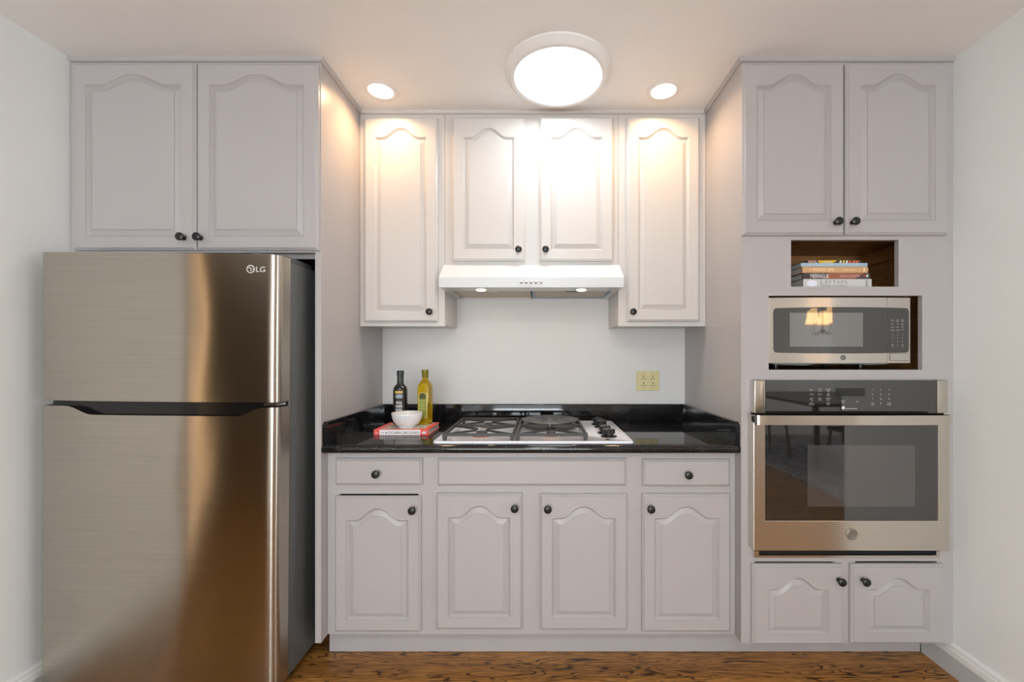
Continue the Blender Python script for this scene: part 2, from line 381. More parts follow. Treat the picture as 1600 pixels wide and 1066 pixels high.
# small crown moulding under the ceiling, following the cabinets
def crown(n, pts, m=None):
    """pts: plan polyline of the faces it sits on; profile offset to the right of travel direction"""
    prof = [(0, 0.0), (0.0006, -0.0175), (0.004, -0.0175), (0.008, -0.015), (0.0112, -0.010), (0.0125, -0.004), (0.0125, 0.0)]
    bm = nb(); P = [Vector(p) for p in pts]; rings = []
    for i, p in enumerate(P):
        def nrm(a, b): d = (b-a).normalized(); return Vector((d.y, -d.x))
        if i == 0: nn = nrm(P[0], P[1])
        elif i == len(P)-1: nn = nrm(P[-2], P[-1])
        else:
            a, b = nrm(P[i-1], P[i]), nrm(P[i], P[i+1]); nn = (a+b)/(1+a.dot(b))
        rings.append([bm.verts.new((p.x+nn.x*o_, p.y+nn.y*o_, CEIL+z_)) for o_, z_ in prof])
    k = len(prof)
    for i in range(len(rings)-1):
        for j in range(k): bm.faces.new((rings[i][j], rings[i][(j+1) % k], rings[i+1][(j+1) % k], rings[i+1][j]))
    bm.faces.new(rings[0][::-1]); bm.faces.new(rings[-1])
    return struct(build('trim_%d' % n, bm, m or M['gray'], smooth=False))
PL = -0.912                                           # outer face of the refrigerator side panel
crown(2, [(WL+0.001, YT), (XL, YT), (XL, YU)])
crown(3, [(XL, YU), (XR, YU)], M['white'])
crown(4, [(XR, YU), (XR, YT), (WR-0.001, YT)])

# ------------------------------------------------------------------ cabinet parts
def knob(parent, x, y, z):
    bm = nb()
    lathe(bm, [(0.0085, 0.0), (0.0085, -0.003), (0.0055, -0.006), (0.0052, -0.014), (0.009, -0.018), (0.0150, -0.0205), (0.0162, -0.0235),
               (0.0155, -0.0265), (0.012, -0.0290), (0.006, -0.0303), (0.001, -0.0306)], (x, y, z), 'y', 24)
    return build('knob', bm, M['black'], parent)
def arch_outline(x0, x1, z0, zs, rise, d, n=36):
    """bottom-left, bottom-right, right shoulder, curve right to left, left shoulder; inset by d"""
    wdt = x1-x0; xm = (x0+x1)/2
    def f(u):                                       # u in 0..1 across
        t = abs(u-0.5)*2
        if rise <= 0: return 0
        a = 0.70
        if t >= a: return 0
        return 0.5+0.5*math.cos(PI*(t/a)**1.15)
    pts = [(x0+d, z0+d), (x1-d, z0+d)]
    for i in range(n+1):
        u = 1-i/n
        xx = x0+d+(wdt-2*d)*u
        u2 = (xx-x0)/wdt
        pts.append((xx, zs-d+rise*f(u2)*(1-d*2.0)))
    return pts
def rect_outline(x0, x1, z0, z1, d, ref):
    """rectangle with as many points as the arch outline, matched point for point"""
    pts = [(x0+d, z0+d), (x1-d, z0+d)]
    xa, xb = ref[1][0], ref[0][0]
    for p in ref[2:]:
        u = (p[0]-xb)/(xa-xb)
        pts.append((x0+d+(x1-x0-2*d)*u, z1-d))
    return pts
def panel_door(name, parent, m, x0, x1, z0, z1, y, stile=0.052, top=0.085, rise=0.042, bot=0.052, T=0.020):
    """cathedral raised-panel door; y = front plane; slab runs back by T"""
    bm = nb()
    ax0, ax1, az0, azs = x0+stile, x1-stile, z0+bot, z1-top
    ref = arch_outline(ax0, ax1, az0, azs, rise, 0)
    rings = [(rect_outline(x0, x1, z0, z1, 0, ref), y+T), (rect_outline(x0, x1, z0, z1, 0, ref), y+0.010),
             (rect_outline(x0, x1, z0, z1, 0.0015, ref), y+0.008), (rect_outline(x0, x1, z0, z1, 0.0085, ref), y+0.0022), (rect_outline(x0, x1, z0, z1, 0.0095, ref), y),
             (ref, y), (arch_outline(ax0, ax1, az0, azs, rise, 0.0008), y+0.0025), (arch_outline(ax0, ax1, az0, azs, rise, 0.0085), y+0.0110),
             (arch_outline(ax0, ax1, az0, azs, rise, 0.0100), y+0.0110), (arch_outline(ax0, ax1, az0, azs, rise, 0.0290), y+0.0035), (arch_outline(ax0, ax1, az0, azs, rise, 0.0295), y+0.0006)]
    V = [[bm.verts.new((p[0], yy, p[1])) for p in pts] for pts, yy in rings]
    n = len(ref)
    for a, b in zip(V, V[1:]):
        for i in range(n):
            bm.faces.new((a[i], a[(i+1) % n], b[(i+1) % n], b[i]))
    bm.faces.new(V[0][::-1])
    # the field, as vertical strips so that it stays flat
    c = V[-1]; cap = bm.faces.new(c)
    return build(name, bm, m, parent, smooth=False)
def slab_front(name, parent, m, x0, x1, z0, z1, y, T=0.020):
    bm = nb(); V = []
    for d, yy in ((0, y+T), (0, y+0.010), (0.0015, y+0.008), (0.0085, y+0.0022), (0.0095, y)):
        V.append([bm.verts.new(p) for p in ((x0+d, yy, z0+d), (x1-d, yy, z0+d), (x1-d, yy, z1-d), (x0+d, yy, z1-d))])
    for a, b in zip(V, V[1:]):
        for i in range(4): bm.faces.new((a[i], a[(i+1) % 4], b[(i+1) % 4], b[i]))
    bm.faces.new(V[0][::-1]); bm.faces.new(V[-1])
    return build(name, bm, m, parent, smooth=False)
def frame(name, parent, m, x0, x1, z0, z1, holes, y0, y1):
    """face frame with rectangular openings (hx0, hx1, hz0, hz1)"""
    xs = sorted({x0, x1, *[h[0] for h in holes], *[h[1] for h in holes]}); zs = sorted({z0, z1, *[h[2] for h in holes], *[h[3] for h in holes]})
    bm = nb()
    def solid(i, j):
        if not (0 <= i < len(xs)-1 and 0 <= j < len(zs)-1): return False
        cx, cz = (xs[i]+xs[i+1])/2, (zs[j]+zs[j+1])/2
        return not any(h[0] < cx < h[1] and h[2] < cz < h[3] for h in holes)
    def q(*p): bm.faces.new([bm.verts.new(v) for v in p])
    for i in range(len(xs)-1):
        for j in range(len(zs)-1):
            if not solid(i, j): continue
            a, b, c, d = xs[i], xs[i+1], zs[j], zs[j+1]
            q((a, y0, c), (b, y0, c), (b, y0, d), (a, y0, d)); q((a, y1, c), (a, y1, d), (b, y1, d), (b, y1, c))
            if not solid(i-1, j): q((a, y0, c), (a, y0, d), (a, y1, d), (a, y1, c))
            if not solid(i+1, j): q((b, y0, c), (b, y1, c), (b, y1, d), (b, y0, d))
            if not solid(i, j-1): q((a, y0, c), (a, y1, c), (b, y1, c), (b, y0, c))
            if not solid(i, j+1): q((a, y0, d), (b, y0, d), (b, y1, d), (a, y1, d))
    bmesh.ops.remove_doubles(bm, verts=bm.verts, dist=1e-5)
    return build(name, bm, m, parent, smooth=False)
def carcass(parent, m, x0, x1, y0, y1, z0, z1, t=0.016, shelf=None):
    bm = nb()
    box(bm, x0, x0+t, y0, y1, z0, z1); box(bm, x1-t, x1, y0, y1, z0, z1)
    box(bm, x0+t, x1-t, y0, y1, z0, z0+t); box(bm, x0+t, x1-t, y0, y1, z1-t, z1)
    box(bm, x0+t, x1-t, y1-0.008, y1, z0+t, z1-t)
    return build('carcass', bm, m, parent, smooth=False)
E = 0.0008
# --- cabinet over the refrigerator
YD = YT-0.020
cab = thing('wall_cabinet', ((WL+PL)/2, 2.0, 1.671), 'grey two door cabinet above the stainless refrigerator', 'cabinet')
zb = 1.698
frame('face_frame', cab, M['gray'], WL+E, PL-E, zb, CEIL-E, [(WL+0.04, -1.42, 1.73, 2.42), (-1.38, PL-0.03, 1.73, 2.42)], YT, YT+0.020)
carcass(cab, M['gray'], WL+E, PL-E, YT+0.020, YB-E, zb+0.008, CEIL-E)
boxo('underside_shade_sheet', M['darkwood'], cab, WL+0.002, PL-0.002, 1.762, YB-0.002, zb+0.0045, zb+0.0079)  # dark sheet, paints the shade of the recess under the cabinet
boxo('bottom_rail', M['gray'], cab, WL+0.002, PL-0.002, 1.745, 1.760, 1.684, zb+0.0078)
for a, b, kx in ((112, 304.6, 283), (305.6, 496, 309)):
    z0_ = Z(390.5, YD)
    d = panel_door('door', cab, M['gray'], X(a, YD), X(b, YD), z0_, Z(97.5, YD), YD, 0.054, 0.089, 0.042, 0.052)
    knob(d, X(kx+(5 if kx < 300 else 5), YD), YD, Z(372, YD))
# --- side panel beside the refrigerator
pn = boxo('cabinet_end_panel', M['gray'], None, PL, XL, YT, YB-E, 0.119, CEIL-E, bev=0.001)
tag(pn, 'tall grey end panel standing between the refrigerator and the cooktop counter', 'panel')
# --- uppers around the hood
zu = Z(510, YU); XA, XC = -0.471, 0.380; zm = 1.727
YD = YU-0.020
def upper(x0, x1, z0, label, doors):
    t = thing('wall_cabinet', ((x0+x1)/2, 2.2, z0), label, 'cabinet')
    holes = [(X(a, YD)+0.012, X(b, YD)-0.012, Z(zb_, YD)+0.012, 2.43) for a, b, zb_, kx, kz in doors]
    frame('face_frame', t, M['white'], x0+E, x1-E, z0, CEIL-E, holes, YU, YU+0.020)
    carcass(t, M['white'], x0+E, x1-E, YU+0.020, YB-E, z0+0.008, CEIL-E)
    for a, b, zb_, kx, kz in doors:
        wd = X(b, YD)-X(a, YD)
        d = panel_door('door', t, M['white'], X(a, YD), X(b, YD), Z(zb_, YD), Z(182, YD), YD, 0.054, 0.100, 0.045, 0.052)
        knob(d, X(kx, YD-0.025), YD, Z(kz, YD-0.025))
    return t
upper(XL, XA, zu, 'tall narrow pale cabinet at the left of the range hood', [(568, 683.5, 503.5, 670, 487)])
upper(XA, XC, zm, 'short pale double door cabinet directly above the range hood', [(706, 820.5, 407.5, 810, 389), (843, 959, 407.5, 852.5, 389)])
upper(XC, XR, zu, 'tall narrow pale cabinet at the right of the range hood', [(980, 1094, 502.5, 990, 487)])
# --- base cabinet
YD = YBS-0.020
base = thing('base_cabinet', ((XL+XR)/2, 2.0, 0), 'long grey base cabinet with four arched doors under the black countertop', 'cabinet')
zc = 0.883
BD = [(521.5, 657, 774.8+1.5, 989), (680.6, 816.3, 772, 985), (843.5, 981.3, 773, 986), (1003.6, 1143, 773, 989)]
BF = [(522.5, 659, 717, 759), (682.8, 979, 717.3, 759.7), (1004.6, 1142, 718.3, 761)]
holes = [(X(a, YD)+0.014, X(b, YD)-0.014, Z(d_, YD)+0.014, Z(c_, YD)-(0.010 if i else -0.0055)) for i, (a, b, c_, d_) in enumerate(BD)]
holes += [(X(a, YD)+0.014, X(b, YD)-0.014, Z(d_, YD)+0.014, Z(c_, YD)-0.010) for a, b, c_, d_ in BF]
frame('face_frame', base, M['gray'], XL+E, XR-E, 0.122, zc-E, holes, YBS, YBS+0.020)
carcass(base, M['void'], XL+E, XR-E, YBS+0.021, YB-E, 0.13, zc-0.004)
boxo('toe_kick', M['gray'], base, -0.915, XR-0.0002, 1.816, 1.83, 0.0, 0.1185)
KN = [(643+0, 799), (804, 796), (856, 797), (1018, 797)]
for (a, b, c_, d_), (kx, kz) in zip(BD, KN):
    d = panel_door('door', base, M['gray'], X(a, YD), X(b, YD), Z(d_, YD), Z(c_, YD), YD, 0.050, 0.097, 0.048, 0.050)
    knob(d, X(kx, YD-0.025), YD, Z(kz, YD-0.025))
for i, (a, b, c_, d_) in enumerate(BF):
    d = slab_front('drawer' if i != 1 else 'drawer_front', base, M['gray'], X(a, YD), X(b, YD), Z(d_, YD), Z(c_, YD), YD)
    if i != 1: knob(d, X((586, 0, 1077)[i], YD-0.025), YD, Z((742, 0, 743.5)[i], YD-0.025))
# --- tall cabinet with niches, microwave opening and oven
YD = YT-0.020
tall = thing('tall_cabinet', (1.24, 2.0, 0), 'tall grey cabinet housing books, microwave and oven on the right', 'cabinet')
nich = (X(1236, YT), X(1404, YT), Z(448, YT), Z(375, YT)); mwo = (X(1201, YT), X(1441, YT), Z(578, YT), Z(462, YT))
ovo = (0.87, 1.575, 0.475, 1.18)
TD = [(1161, 1320.5, 97.5, 367, 1312, 345), (1323, 1483.5, 97, 366.5, 1338.5, 345)]
LD = [(1176.5, 1319, 883, 1009, 1317, 911), (1331, 1477.5, 883, 1007.5, 1355, 911)]
holes = [nich, mwo, ovo, (0.88, 1.20, 1.86, 2.42), (1.27, 1.61, 1.86, 2.42), (X(1179, YT), X(1304, YT), 0.17, Z(877.6, YT)), (X(1336, YT), X(1464, YT), 0.17, Z(877.2, YT))]
frame('face_frame', tall, M['gray'], XR, WR-E, 0.119, CEIL-E, holes, YT, YT+0.020)
bm = nb(); y0 = YT+0.020
box(bm, XR, XR+0.02, y0, YB-E, 0.119, CEIL-E); box(bm, WR-0.02, WR-E, y0, YB-E, 0.119, CEIL-E)
for z_ in (0.119, 1.83, CEIL-0.02): box(bm, XR+0.02, WR-0.02, y0, YB-E, z_, z_+0.018)
build('carcass', bm, M['gray'], tall, smooth=False)
bm = nb()      # brown interior of the open niche and of the microwave bay
box(bm, XR+0.021, WR-0.021, y0, 2.16, 1.541, 1.556); box(bm, XR+0.021, WR-0.021, y0, 2.16, 1.790, 1.805); box(bm, XR+0.021, WR-0.021, 2.14, 2.155, 1.556, 1.790)
box(bm, 1.630, WR-0.021, y0, 2.14, 1.556, 1.790); box(bm, XR+0.021, XR+0.035, y0, 2.14, 1.556, 1.790)
box(bm, 1.608, 1.630, y0, 2.14, 1.725, 1.772)
build('niche_lining', bm, M['brown'], tall, smooth=False)
bm = nb()
box(bm, XR+0.021, WR-0.021, y0, 2.30, 1.202, 1.2225); box(bm, XR+0.021, WR-0.021, 2.29, 2.30, 1.2225, 1.530)
box(bm, 1.630, WR-0.021, y0, 2.29, 1.2225, 1.530); box(bm, XR+0.021, XR+0.035, y0, 2.29, 1.2225, 1.530); box(bm, XR+0.021, WR-0.021, y0, 2.30, 1.530, 1.5405)
build('microwave_shelf', bm, M['brown'], tall, smooth=False)
bm = nb(); box(bm, XR+0.021, WR-0.021, YT+0.14, YT+0.15, 0.14, 0.465); build('lower_back', bm, M['void'], tall, smooth=False)
boxo('toe_kick', M['gray'], tall, XR, WR-0.022, 1.816, 1.83, 0.0, 0.118)
for a, b, c_, d_, kx, kz in TD:
    d = panel_door('door', tall, M['gray'], X(a, YD), X(b, YD), Z(d_, YD), Z(c_, YD), YD, 0.055, 0.092, 0.045, 0.055)
    knob(d, X(kx, YD-0.025), YD, Z(kz, YD-0.025))
for a, b, c_, d_, kx, kz in LD:
    d = panel_door('door', tall, M['gray'], X(a, YD), X(b, YD), Z(d_, YD), Z(c_, YD), YD, 0.062, 0.098, 0.045, 0.045)
    knob(d, X(kx, YD-0.025), YD, Z(kz, YD-0.025))

# ------------------------------------------------------------------ countertop
YC = 1.694; ZT = 0.919
ct = thing('countertop', ((XL+XR)/2, 2.0, zc), 'polished black granite countertop with low backsplash in the alcove', 'countertop')
bm = nb()
prof = [(YB-E, zc), (YB-E, ZT)]
R = (ZT-zc)/2
prof += [(YC+R-R*math.sin(a), (ZT+zc)/2+R*math.cos(a)) for a in [PI*k/12 for k in range(13)]]
prism(bm, prof, 'x', XL+E, XR-E)
build('slab', bm, M['granite'], ct)
bm = nb(); box(bm, XL+0.020, XR-0.020, 2.335, YB-E, ZT+0.0003, 1.011, 0.002, 2); build('backsplash', bm, M['granite'], ct)
for s, x0, x1 in ((0, XL+E, XL+0.0195), (1, XR-0.0195, XR-E)):
    bm = nb(); prism(bm, [(1.702, ZT+0.0003), (YB-E, ZT+0.0003), (YB-E, 1.011), (1.715, 1.011), (1.702, 0.998)], 'x', x0, x1); build('backsplash', bm, M['granite'], ct)

# ------------------------------------------------------------------ cooktop
cx0, cx1, cy0, cy1 = -0.447, 0.385, 1.722, 2.275
ZK = 0.926
ck = thing('cooktop', ((cx0+cx1)/2, 2.0, ZT), 'white four burner gas cooktop set in the black countertop', 'cooktop')
bm = nb()
def rrect(x0, x1, y0, y1, r, n=6):
    pts = []
    for cx_, cy_, a0 in ((x1-r, y1-r, 0), (x0+r, y1-r, PI/2), (x0+r, y0+r, PI), (x1-r, y0+r, 1.5*PI)):
        pts += [(cx_+r*math.cos(a0+PI/2*k/n), cy_+r*math.sin(a0+PI/2*k/n)) for k in range(n+1)]
    return pts
def stack_rings(bm, rings):
    V = [[bm.verts.new((p[0], p[1], z)) for p in pts] for pts, z in rings]; n = len(V[0])
    for a, b in zip(V, V[1:]):
        for i in range(n): bm.faces.new((a[i], a[(i+1) % n], b[(i+1) % n], b[i]))
    bm.faces.new(V[0][::-1]); bm.faces.new(V[-1])
rr = lambda d: rrect(cx0+d, cx1-d, cy0+d, cy1-d, 0.02)
stack_rings(bm, [(rr(0.0005), ZT+0.0004), (rr(0), ZT+0.004), (rr(0.004), ZK+0.003), (rr(0.012), ZK+0.003), (rr(0.022), ZK)])
build('top_plate', bm, M['enamel'], ck)
GZ = 0.957
def grate(x0, x1, xc):
    y0_, y1_ = 1.752, 2.195
    bm = nb(); w_, h_ = 0.012, 0.012
    for p, q in (((x0, y0_), (x1, y0_)), ((x0, y1_), (x1, y1_)), ((x0+w_/2, y0_), (x0+w_/2, y1_)), ((x1-w_/2, y0_), (x1-w_/2, y1_)), ((x0, (y0_+y1_)/2), (x1, (y0_+y1_)/2))):
        bar(bm, (p[0], p[1], GZ-h_/2), (q[0], q[1], GZ-h_/2), w_, h_)
    g = build('grate', bm, M['iron'], ck, smooth=False)
    for yc in (1.863, 2.085):
        ym = (y0_+y1_)/2; lo, hi = (y0_, ym) if yc < ym else (ym, y1_)
        for px_, py_ in ((x0, lo), (x1, lo), (x0, hi), (x1, hi)):
            d = Vector((xc-px_, yc-py_)); d2 = d.normalized()
            e = Vector((px_, py_))+d2*(d.length-0.026); s = Vector((px_, py_))+d2*0.008
            bm = nb(); bar(bm, (s.x, s.y, GZ-0.006), (e.x, e.y, GZ-0.0045), 0.0065, 0.009); build('finger', bm, M['iron'], g, smooth=False)
    for px_ in (x0+0.009, x1-0.009):
        for py_ in (y0_+0.004, y1_-0.004):
            bm = nb(); prism(bm, [(px_-0.010, GZ-0.008), (px_+0.010, GZ-0.008), (px_+0.006, ZK+0.0005), (px_-0.006, ZK+0.0005)], 'y', py_-0.008, py_+0.008)
            build('foot', bm, M['iron'], g, smooth=False)
grate(-0.411, -0.111, -0.262); grate(-0.105, 0.196, 0.045)
for bx_, by_, r_ in ((-0.262, 1.863, 0.040), (-0.262, 2.085, 0.032), (0.045, 1.863, 0.032), (0.045, 2.085, 0.040)):
    bm = nb(); lathe(bm, [(r_*1.15, 0.0004), (r_*1.1, 0.005), (r_*0.8, 0.007), (r_*0.5, 0.007)], (bx_, by_, ZK), 'z', 36)
    b_ = build('burner', bm, M['copper'], ck)
    bm = nb(); lathe(bm, [(r_*0.55, 0.007), (r_*0.62, 0.012), (r_*0.6, 0.018), (r_*0.5, 0.020)], (bx_, by_, ZK), 'z', 32); build('burner_cap', bm, M['iron'], b_)
for kx_, ky_ in ((0.296, 2.165), (0.300, 2.085), (0.294, 1.925), (0.299, 1.842)):
    bm = nb(); lathe(bm, [(0.035, 0.0003), (0.034, 0.004), (0.020, 0.007), (0.019, 0.012), (0.0265, 0.014), (0.0275, 0.030), (0.0245, 0.034)], (kx_, ky_, ZK), 'z', 32)
    k_ = build('control_knob', bm, M['plastic'], ck)
    boxo('pointer', M['plastic'], k_, kx_-0.004, kx_+0.004, ky_-0.023, ky_+0.023, ZK+0.033, ZK+0.037, bev=0.001)
bm = nb(); lathe(bm, [(0.011, 0.0003), (0.011, 0.0012)], (0, 0, 0), 'z', 24); bmesh.ops.scale(bm, vec=(1, 0.75, 1), verts=bm.verts); bmesh.ops.translate(bm, vec=(0.284, 1.772, ZK), verts=bm.verts)
build('emblem', bm, M['plastic'], ck)
# round diffuser plate lying on the rear right burner grate
dp = thing('heat_diffuser', (0.045, 2.095, GZ), 'round flat grey metal diffuser plate lying on the right rear burner grate', 'diffuser')
bm = nb(); lathe(bm, [(0.132, 0.0004), (0.139, 0.002), (0.140, 0.006), (0.137, 0.009), (0.125, 0.0085)], (0.045, 2.095, GZ), 'z', 48); pl_ = build('plate', bm, M['disc'], dp)
bm = nb()
for a in (0.6, 1.2, 1.95, 2.55, 3.7, 4.3, 5.1, 5.7):
    c_, s_ = math.cos(a), math.sin(a)
    bar(bm, (0.045+0.028*c_, 2.095+0.028*s_, GZ+0.0093), (0.045+0.118*c_, 2.095+0.118*s_, GZ+0.0093), 0.006, 0.0015)
build('groove', bm, M['iron'], pl_, smooth=False)
bm = nb(); tube(bm, [(0.042, 1.972, GZ+0.004), (0.042, 1.952, GZ+0.004), (0.042, 1.944, GZ-0.004), (0.042, 1.943, GZ-0.016)], [0.004, 0.0045, 0.005, 0.006]); build('peg', bm, M['disc'], dp)

# ------------------------------------------------------------------ range hood
hd = thing('range_hood', ((XA+XC)/2, 2.15, 1.5985), 'white under cabinet range hood with two small lit lamps', 'range hood')
hx0, hx1 = XA+0.002, XC-0.002
bm = nb(); ylip = 1.947; zl0, zl1 = 1.5985, 1.646
hx0b, hx1b = -0.4745, 0.3865
# sloped canopy in front of the cabinet line (slightly wider than the gap) and the body behind it
prism(bm, [(ylip, zl0), (YU-0.0006, zl0), (YU-0.0006, 1.7255), (2.050, 1.7255), (ylip, zl1)], 'x', hx0b, hx1b)
bmesh.ops.bevel(bm, geom=list(bm.edges), offset=0.0015, segments=2, affect='EDGES')
build('canopy', bm, M['hood'], hd)
bm = nb()
box(bm, hx0, hx1, YU+0.0002, YB-E, 1.64, 1.7255); box(bm, hx0, hx0+0.03, YU+0.0002, YB-E, zl0, 1.64); box(bm, hx1-0.03, hx1, YU+0.0002, YB-E, zl0, 1.64); box(bm, hx0+0.03, hx1-0.03, YB-0.02, YB-E, zl0, 1.64)
build('housing', bm, M['hood'], hd, smooth=False)
def underpanel(x0, x1, mfr, name):
    bm = nb(); t = 0.010; y0_, y1_ = 2.062, YB-0.022
    z_ = zl0+0.004
    for a in ((x0, x1, y0_, y0_+t), (x0, x1, y1_-t, y1_), (x0, x0+t, y0_+t, y1_-t), (x1-t, x1, y0_+t, y1_-t)): box(bm, a[0], a[1], a[2], a[3], z_-0.003, z_+0.006)
    f_ = build(name, bm, mfr, hd, smooth=False)
    boxo('mesh_screen', M['mesh'], f_, x0+t, x1-t, y0_+t, y1_-t, z_, z_+0.004)
    boxo('pull_tab', M['plastic'] if mfr is M['tape'] else M['mesh'], f_, (x0+x1)/2-0.03, (x0+x1)/2+0.03, y0_+0.012, y0_+0.022, z_-0.006, z_+0.001)
xm = -0.045
underpanel(hx0+0.032, xm-0.006, M['mesh'], 'filter_panel'); underpanel(xm+0.002, hx1-0.032, M['tape'], 'filter_panel')
for px_ in (751.5, 908.5):
    yl = 1.995; xl = X(px_, 1.99)
    bm = nb(); lathe(bm, [(0.033, -0.0003), (0.033, -0.003), (0.026, -0.004)], (xl, yl, zl0), 'z', 28); lr = build('lamp_ring', bm, M['hood'], hd)
    bm = nb(); lathe(bm, [(0.0245, -0.0042), (0.020, -0.009), (0.008, -0.011)], (xl, yl, zl0), 'z', 28); build('bulb', bm, M['hoodglow'], lr)
    area('hood_lamp', (xl, yl, zl0-0.018), (0, 0, 0), 0.035, 0.035, 0.35, (1, 0.78, 0.52), 'DISK')
for px_ in (814.5, 822.2, 829.8, 837.5, 845.2):
    bm = nb(); lathe(bm, [(0.0075, -0.0002), (0.0075, -0.003), (0.0055, -0.004), (0.005, -0.011), (0.003, -0.0125)], (X(px_, ylip), ylip, Z(441, ylip)), 'y', 18)
    build('push_button', bm, M['chrome'], hd)

# ------------------------------------------------------------------ ceiling lights
lx, ly = 0.073, 1.775
sk = thing('flush_ceiling_light', (lx, ly, CEIL), 'large round white ceiling light glowing cool white between two small spots', 'ceiling light')
bm = nb(); lathe(bm, [(0.176, -0.0005), (0.224, -0.0005), (0.225, -0.010), (0.219, -0.014), (0.214, -0.022), (0.200, -0.031), (0.186, -0.031), (0.183, -0.024), (0.176, -0.018)], (lx, ly, CEIL), 'z', 72, closed=True)
build('trim_ring', bm, M['trim'], sk)
bm = nb(); lathe(bm, [(0.1755, -0.002), (0.1755, -0.017), (0.1817, -0.0237), (0.12, -0.0265), (0.05, -0.028), (0.004, -0.0283)], (lx, ly, CEIL), 'z', 64); build('diffuser', bm, M['glow'], sk)
area('ceiling_light_lamp', (lx, ly, CEIL-0.034), (0, 0, 0), 0.34, 0.34, 4.2, (0.95, 0.98, 1.0), 'DISK')
kx, ky = 0.0, -0.75  # added unseen light, brings more light from above onto the cabinet fronts
t = thing('flush_ceiling_light', (kx, ky, CEIL), 'added round white ceiling light, unseen above and behind the camera', 'ceiling light')
bm = nb(); lathe(bm, [(0.176, -0.0005), (0.224, -0.0005), (0.225, -0.010), (0.214, -0.022), (0.200, -0.031), (0.186, -0.031), (0.176, -0.018)], (kx, ky, CEIL), 'z', 72, closed=True); build('trim_ring', bm, M['trim'], t)
bm = nb(); lathe(bm, [(0.1755, -0.002), (0.1755, -0.017), (0.18, -0.0237), (0.12, -0.0265), (0.004, -0.0283)], (kx, ky, CEIL), 'z', 64); build('diffuser', bm, M['glow'], t)
area('ceiling_light_lamp', (kx, ky, CEIL-0.034), (0, 0, 0), 0.34, 0.34, 20, (0.93, 0.97, 1.0), 'DISK')
for rx, lab in ((-0.725, 'small recessed ceiling spotlight at the left of the large round light'), (0.556, 'small recessed ceiling spotlight at the right of the large round light')):
    ry_ = 1.90
    t = thing('recessed_light', (rx, ry_, CEIL), lab, 'ceiling light', 'recessed ceiling spotlights')
    bm = nb(); lathe(bm, [(0.054, -0.0004), (0.074, -0.0004), (0.074, -0.003), (0.068, -0.0055), (0.056, -0.0045)], (rx, ry_, CEIL), 'z', 48, closed=True); build('trim_ring', bm, M['trim'], t)
    bm = nb(); lathe(bm, [(0.053, -0.0006), (0.0545, -0.003), (0.03, -0.0034), (0.003, -0.0036)], (rx, ry_, CEIL), 'z', 40); build('bulb', bm, M['warmglow'], t)
    area('recessed_lamp', (rx, ry_, CEIL-0.009), (0, 0, 0), 0.10, 0.10, 2.6, WARM, 'DISK', math.radians(150))

# ------------------------------------------------------------------ wall outlet
ot = thing('wall_outlet', (X(1012, YB), YB, Z(611, YB)), 'almond double outlet plate on the white wall behind the counter', 'outlet')
ox0, ox1, oz0, oz1 = X(994, YB), X(1030, YB), Z(610.5, YB), Z(580, YB)
boxo('cover_plate', M['alm'], ot, ox0, ox1, YB-0.006, YB-0.0004, oz0, oz1, bev=0.002)
for i, ux in enumerate((X(1005, YB), X(1019.3, YB))):
    zc_ = (oz0+oz1)/2
    rc = boxo('receptacle', M['alm'], ot, ux-0.017, ux+0.017, YB-0.008, YB-0.0062, zc_-0.034, zc_+0.034, bev=0.001)
    for dz in (0.019, -0.019):
        bm = nb(); lathe(bm, [(0.0037, -0.0001), (0.0037, -0.0006)], (ux, YB-0.008, zc_+dz+0.007), 'y', 12)
        for s in (-1, 1): box(bm, ux+s*0.0065-0.0019, ux+s*0.0065+0.0019, YB-0.0086, YB-0.0081, zc_+dz-0.010, zc_+dz-0.002)
        build('socket_holes', bm, M['almdark'], rc)
    if i == 0:
        boxo('test_button', M['alm'], rc, ux-0.009, ux+0.009, YB-0.0095, YB-0.0081, zc_-0.0035, zc_+0.0035, bev=0.0005)
    for dz in (0.045, -0.045):
        bm = nb(); lathe(bm, [(0.0028, -0.0001), (0.0028, -0.0008)], (ux, YB-0.006, zc_+dz), 'y', 12); build('screw', bm, M['badge'], ot)

# ------------------------------------------------------------------ refrigerator
fx0, fx1, fy = -1.826, -0.957, 1.537
fr = thing('refrigerator', ((fx0+fx1)/2, 1.9, 0), 'stainless top freezer refrigerator with black recessed handle beside the left wall', 'refrigerator')
zt, zg1, zg0 = Z(397.5, fy), Z(628, fy), Z(636, fy)
zrec = Z(649.5, fy)
def door_profile(n=60):
    """plan of the door from the back left, round the slightly bowed front, to the back right"""
    pts = [(fx0, fy+0.075), (fx0, fy+0.022)]
    for k in range(1, 6): a = PI/2*k/5; pts.append((fx0+0.008-0.008*math.cos(a), fy+0.018-0.008*math.sin(a)+0.0))
    r = 0.034; xa, xb = fx0+0.008, fx1-r
    y_at = lambda x: fy+0.010*(abs((x-(xa+xb)/2)/((xb-xa)/2))**2.2)
    for k in range(1, n+1):
        x = xa+(xb-xa)*k/n; pts.append((x, y_at(x)))
    ye = y_at(xb)
    for k in range(1, 9): a = PI/2*k/8; pts.append((xb+(r-0.006)*math.sin(a), ye+r-r*math.cos(a)))
    pts += [(fx1, fy+0.075)]
    return pts
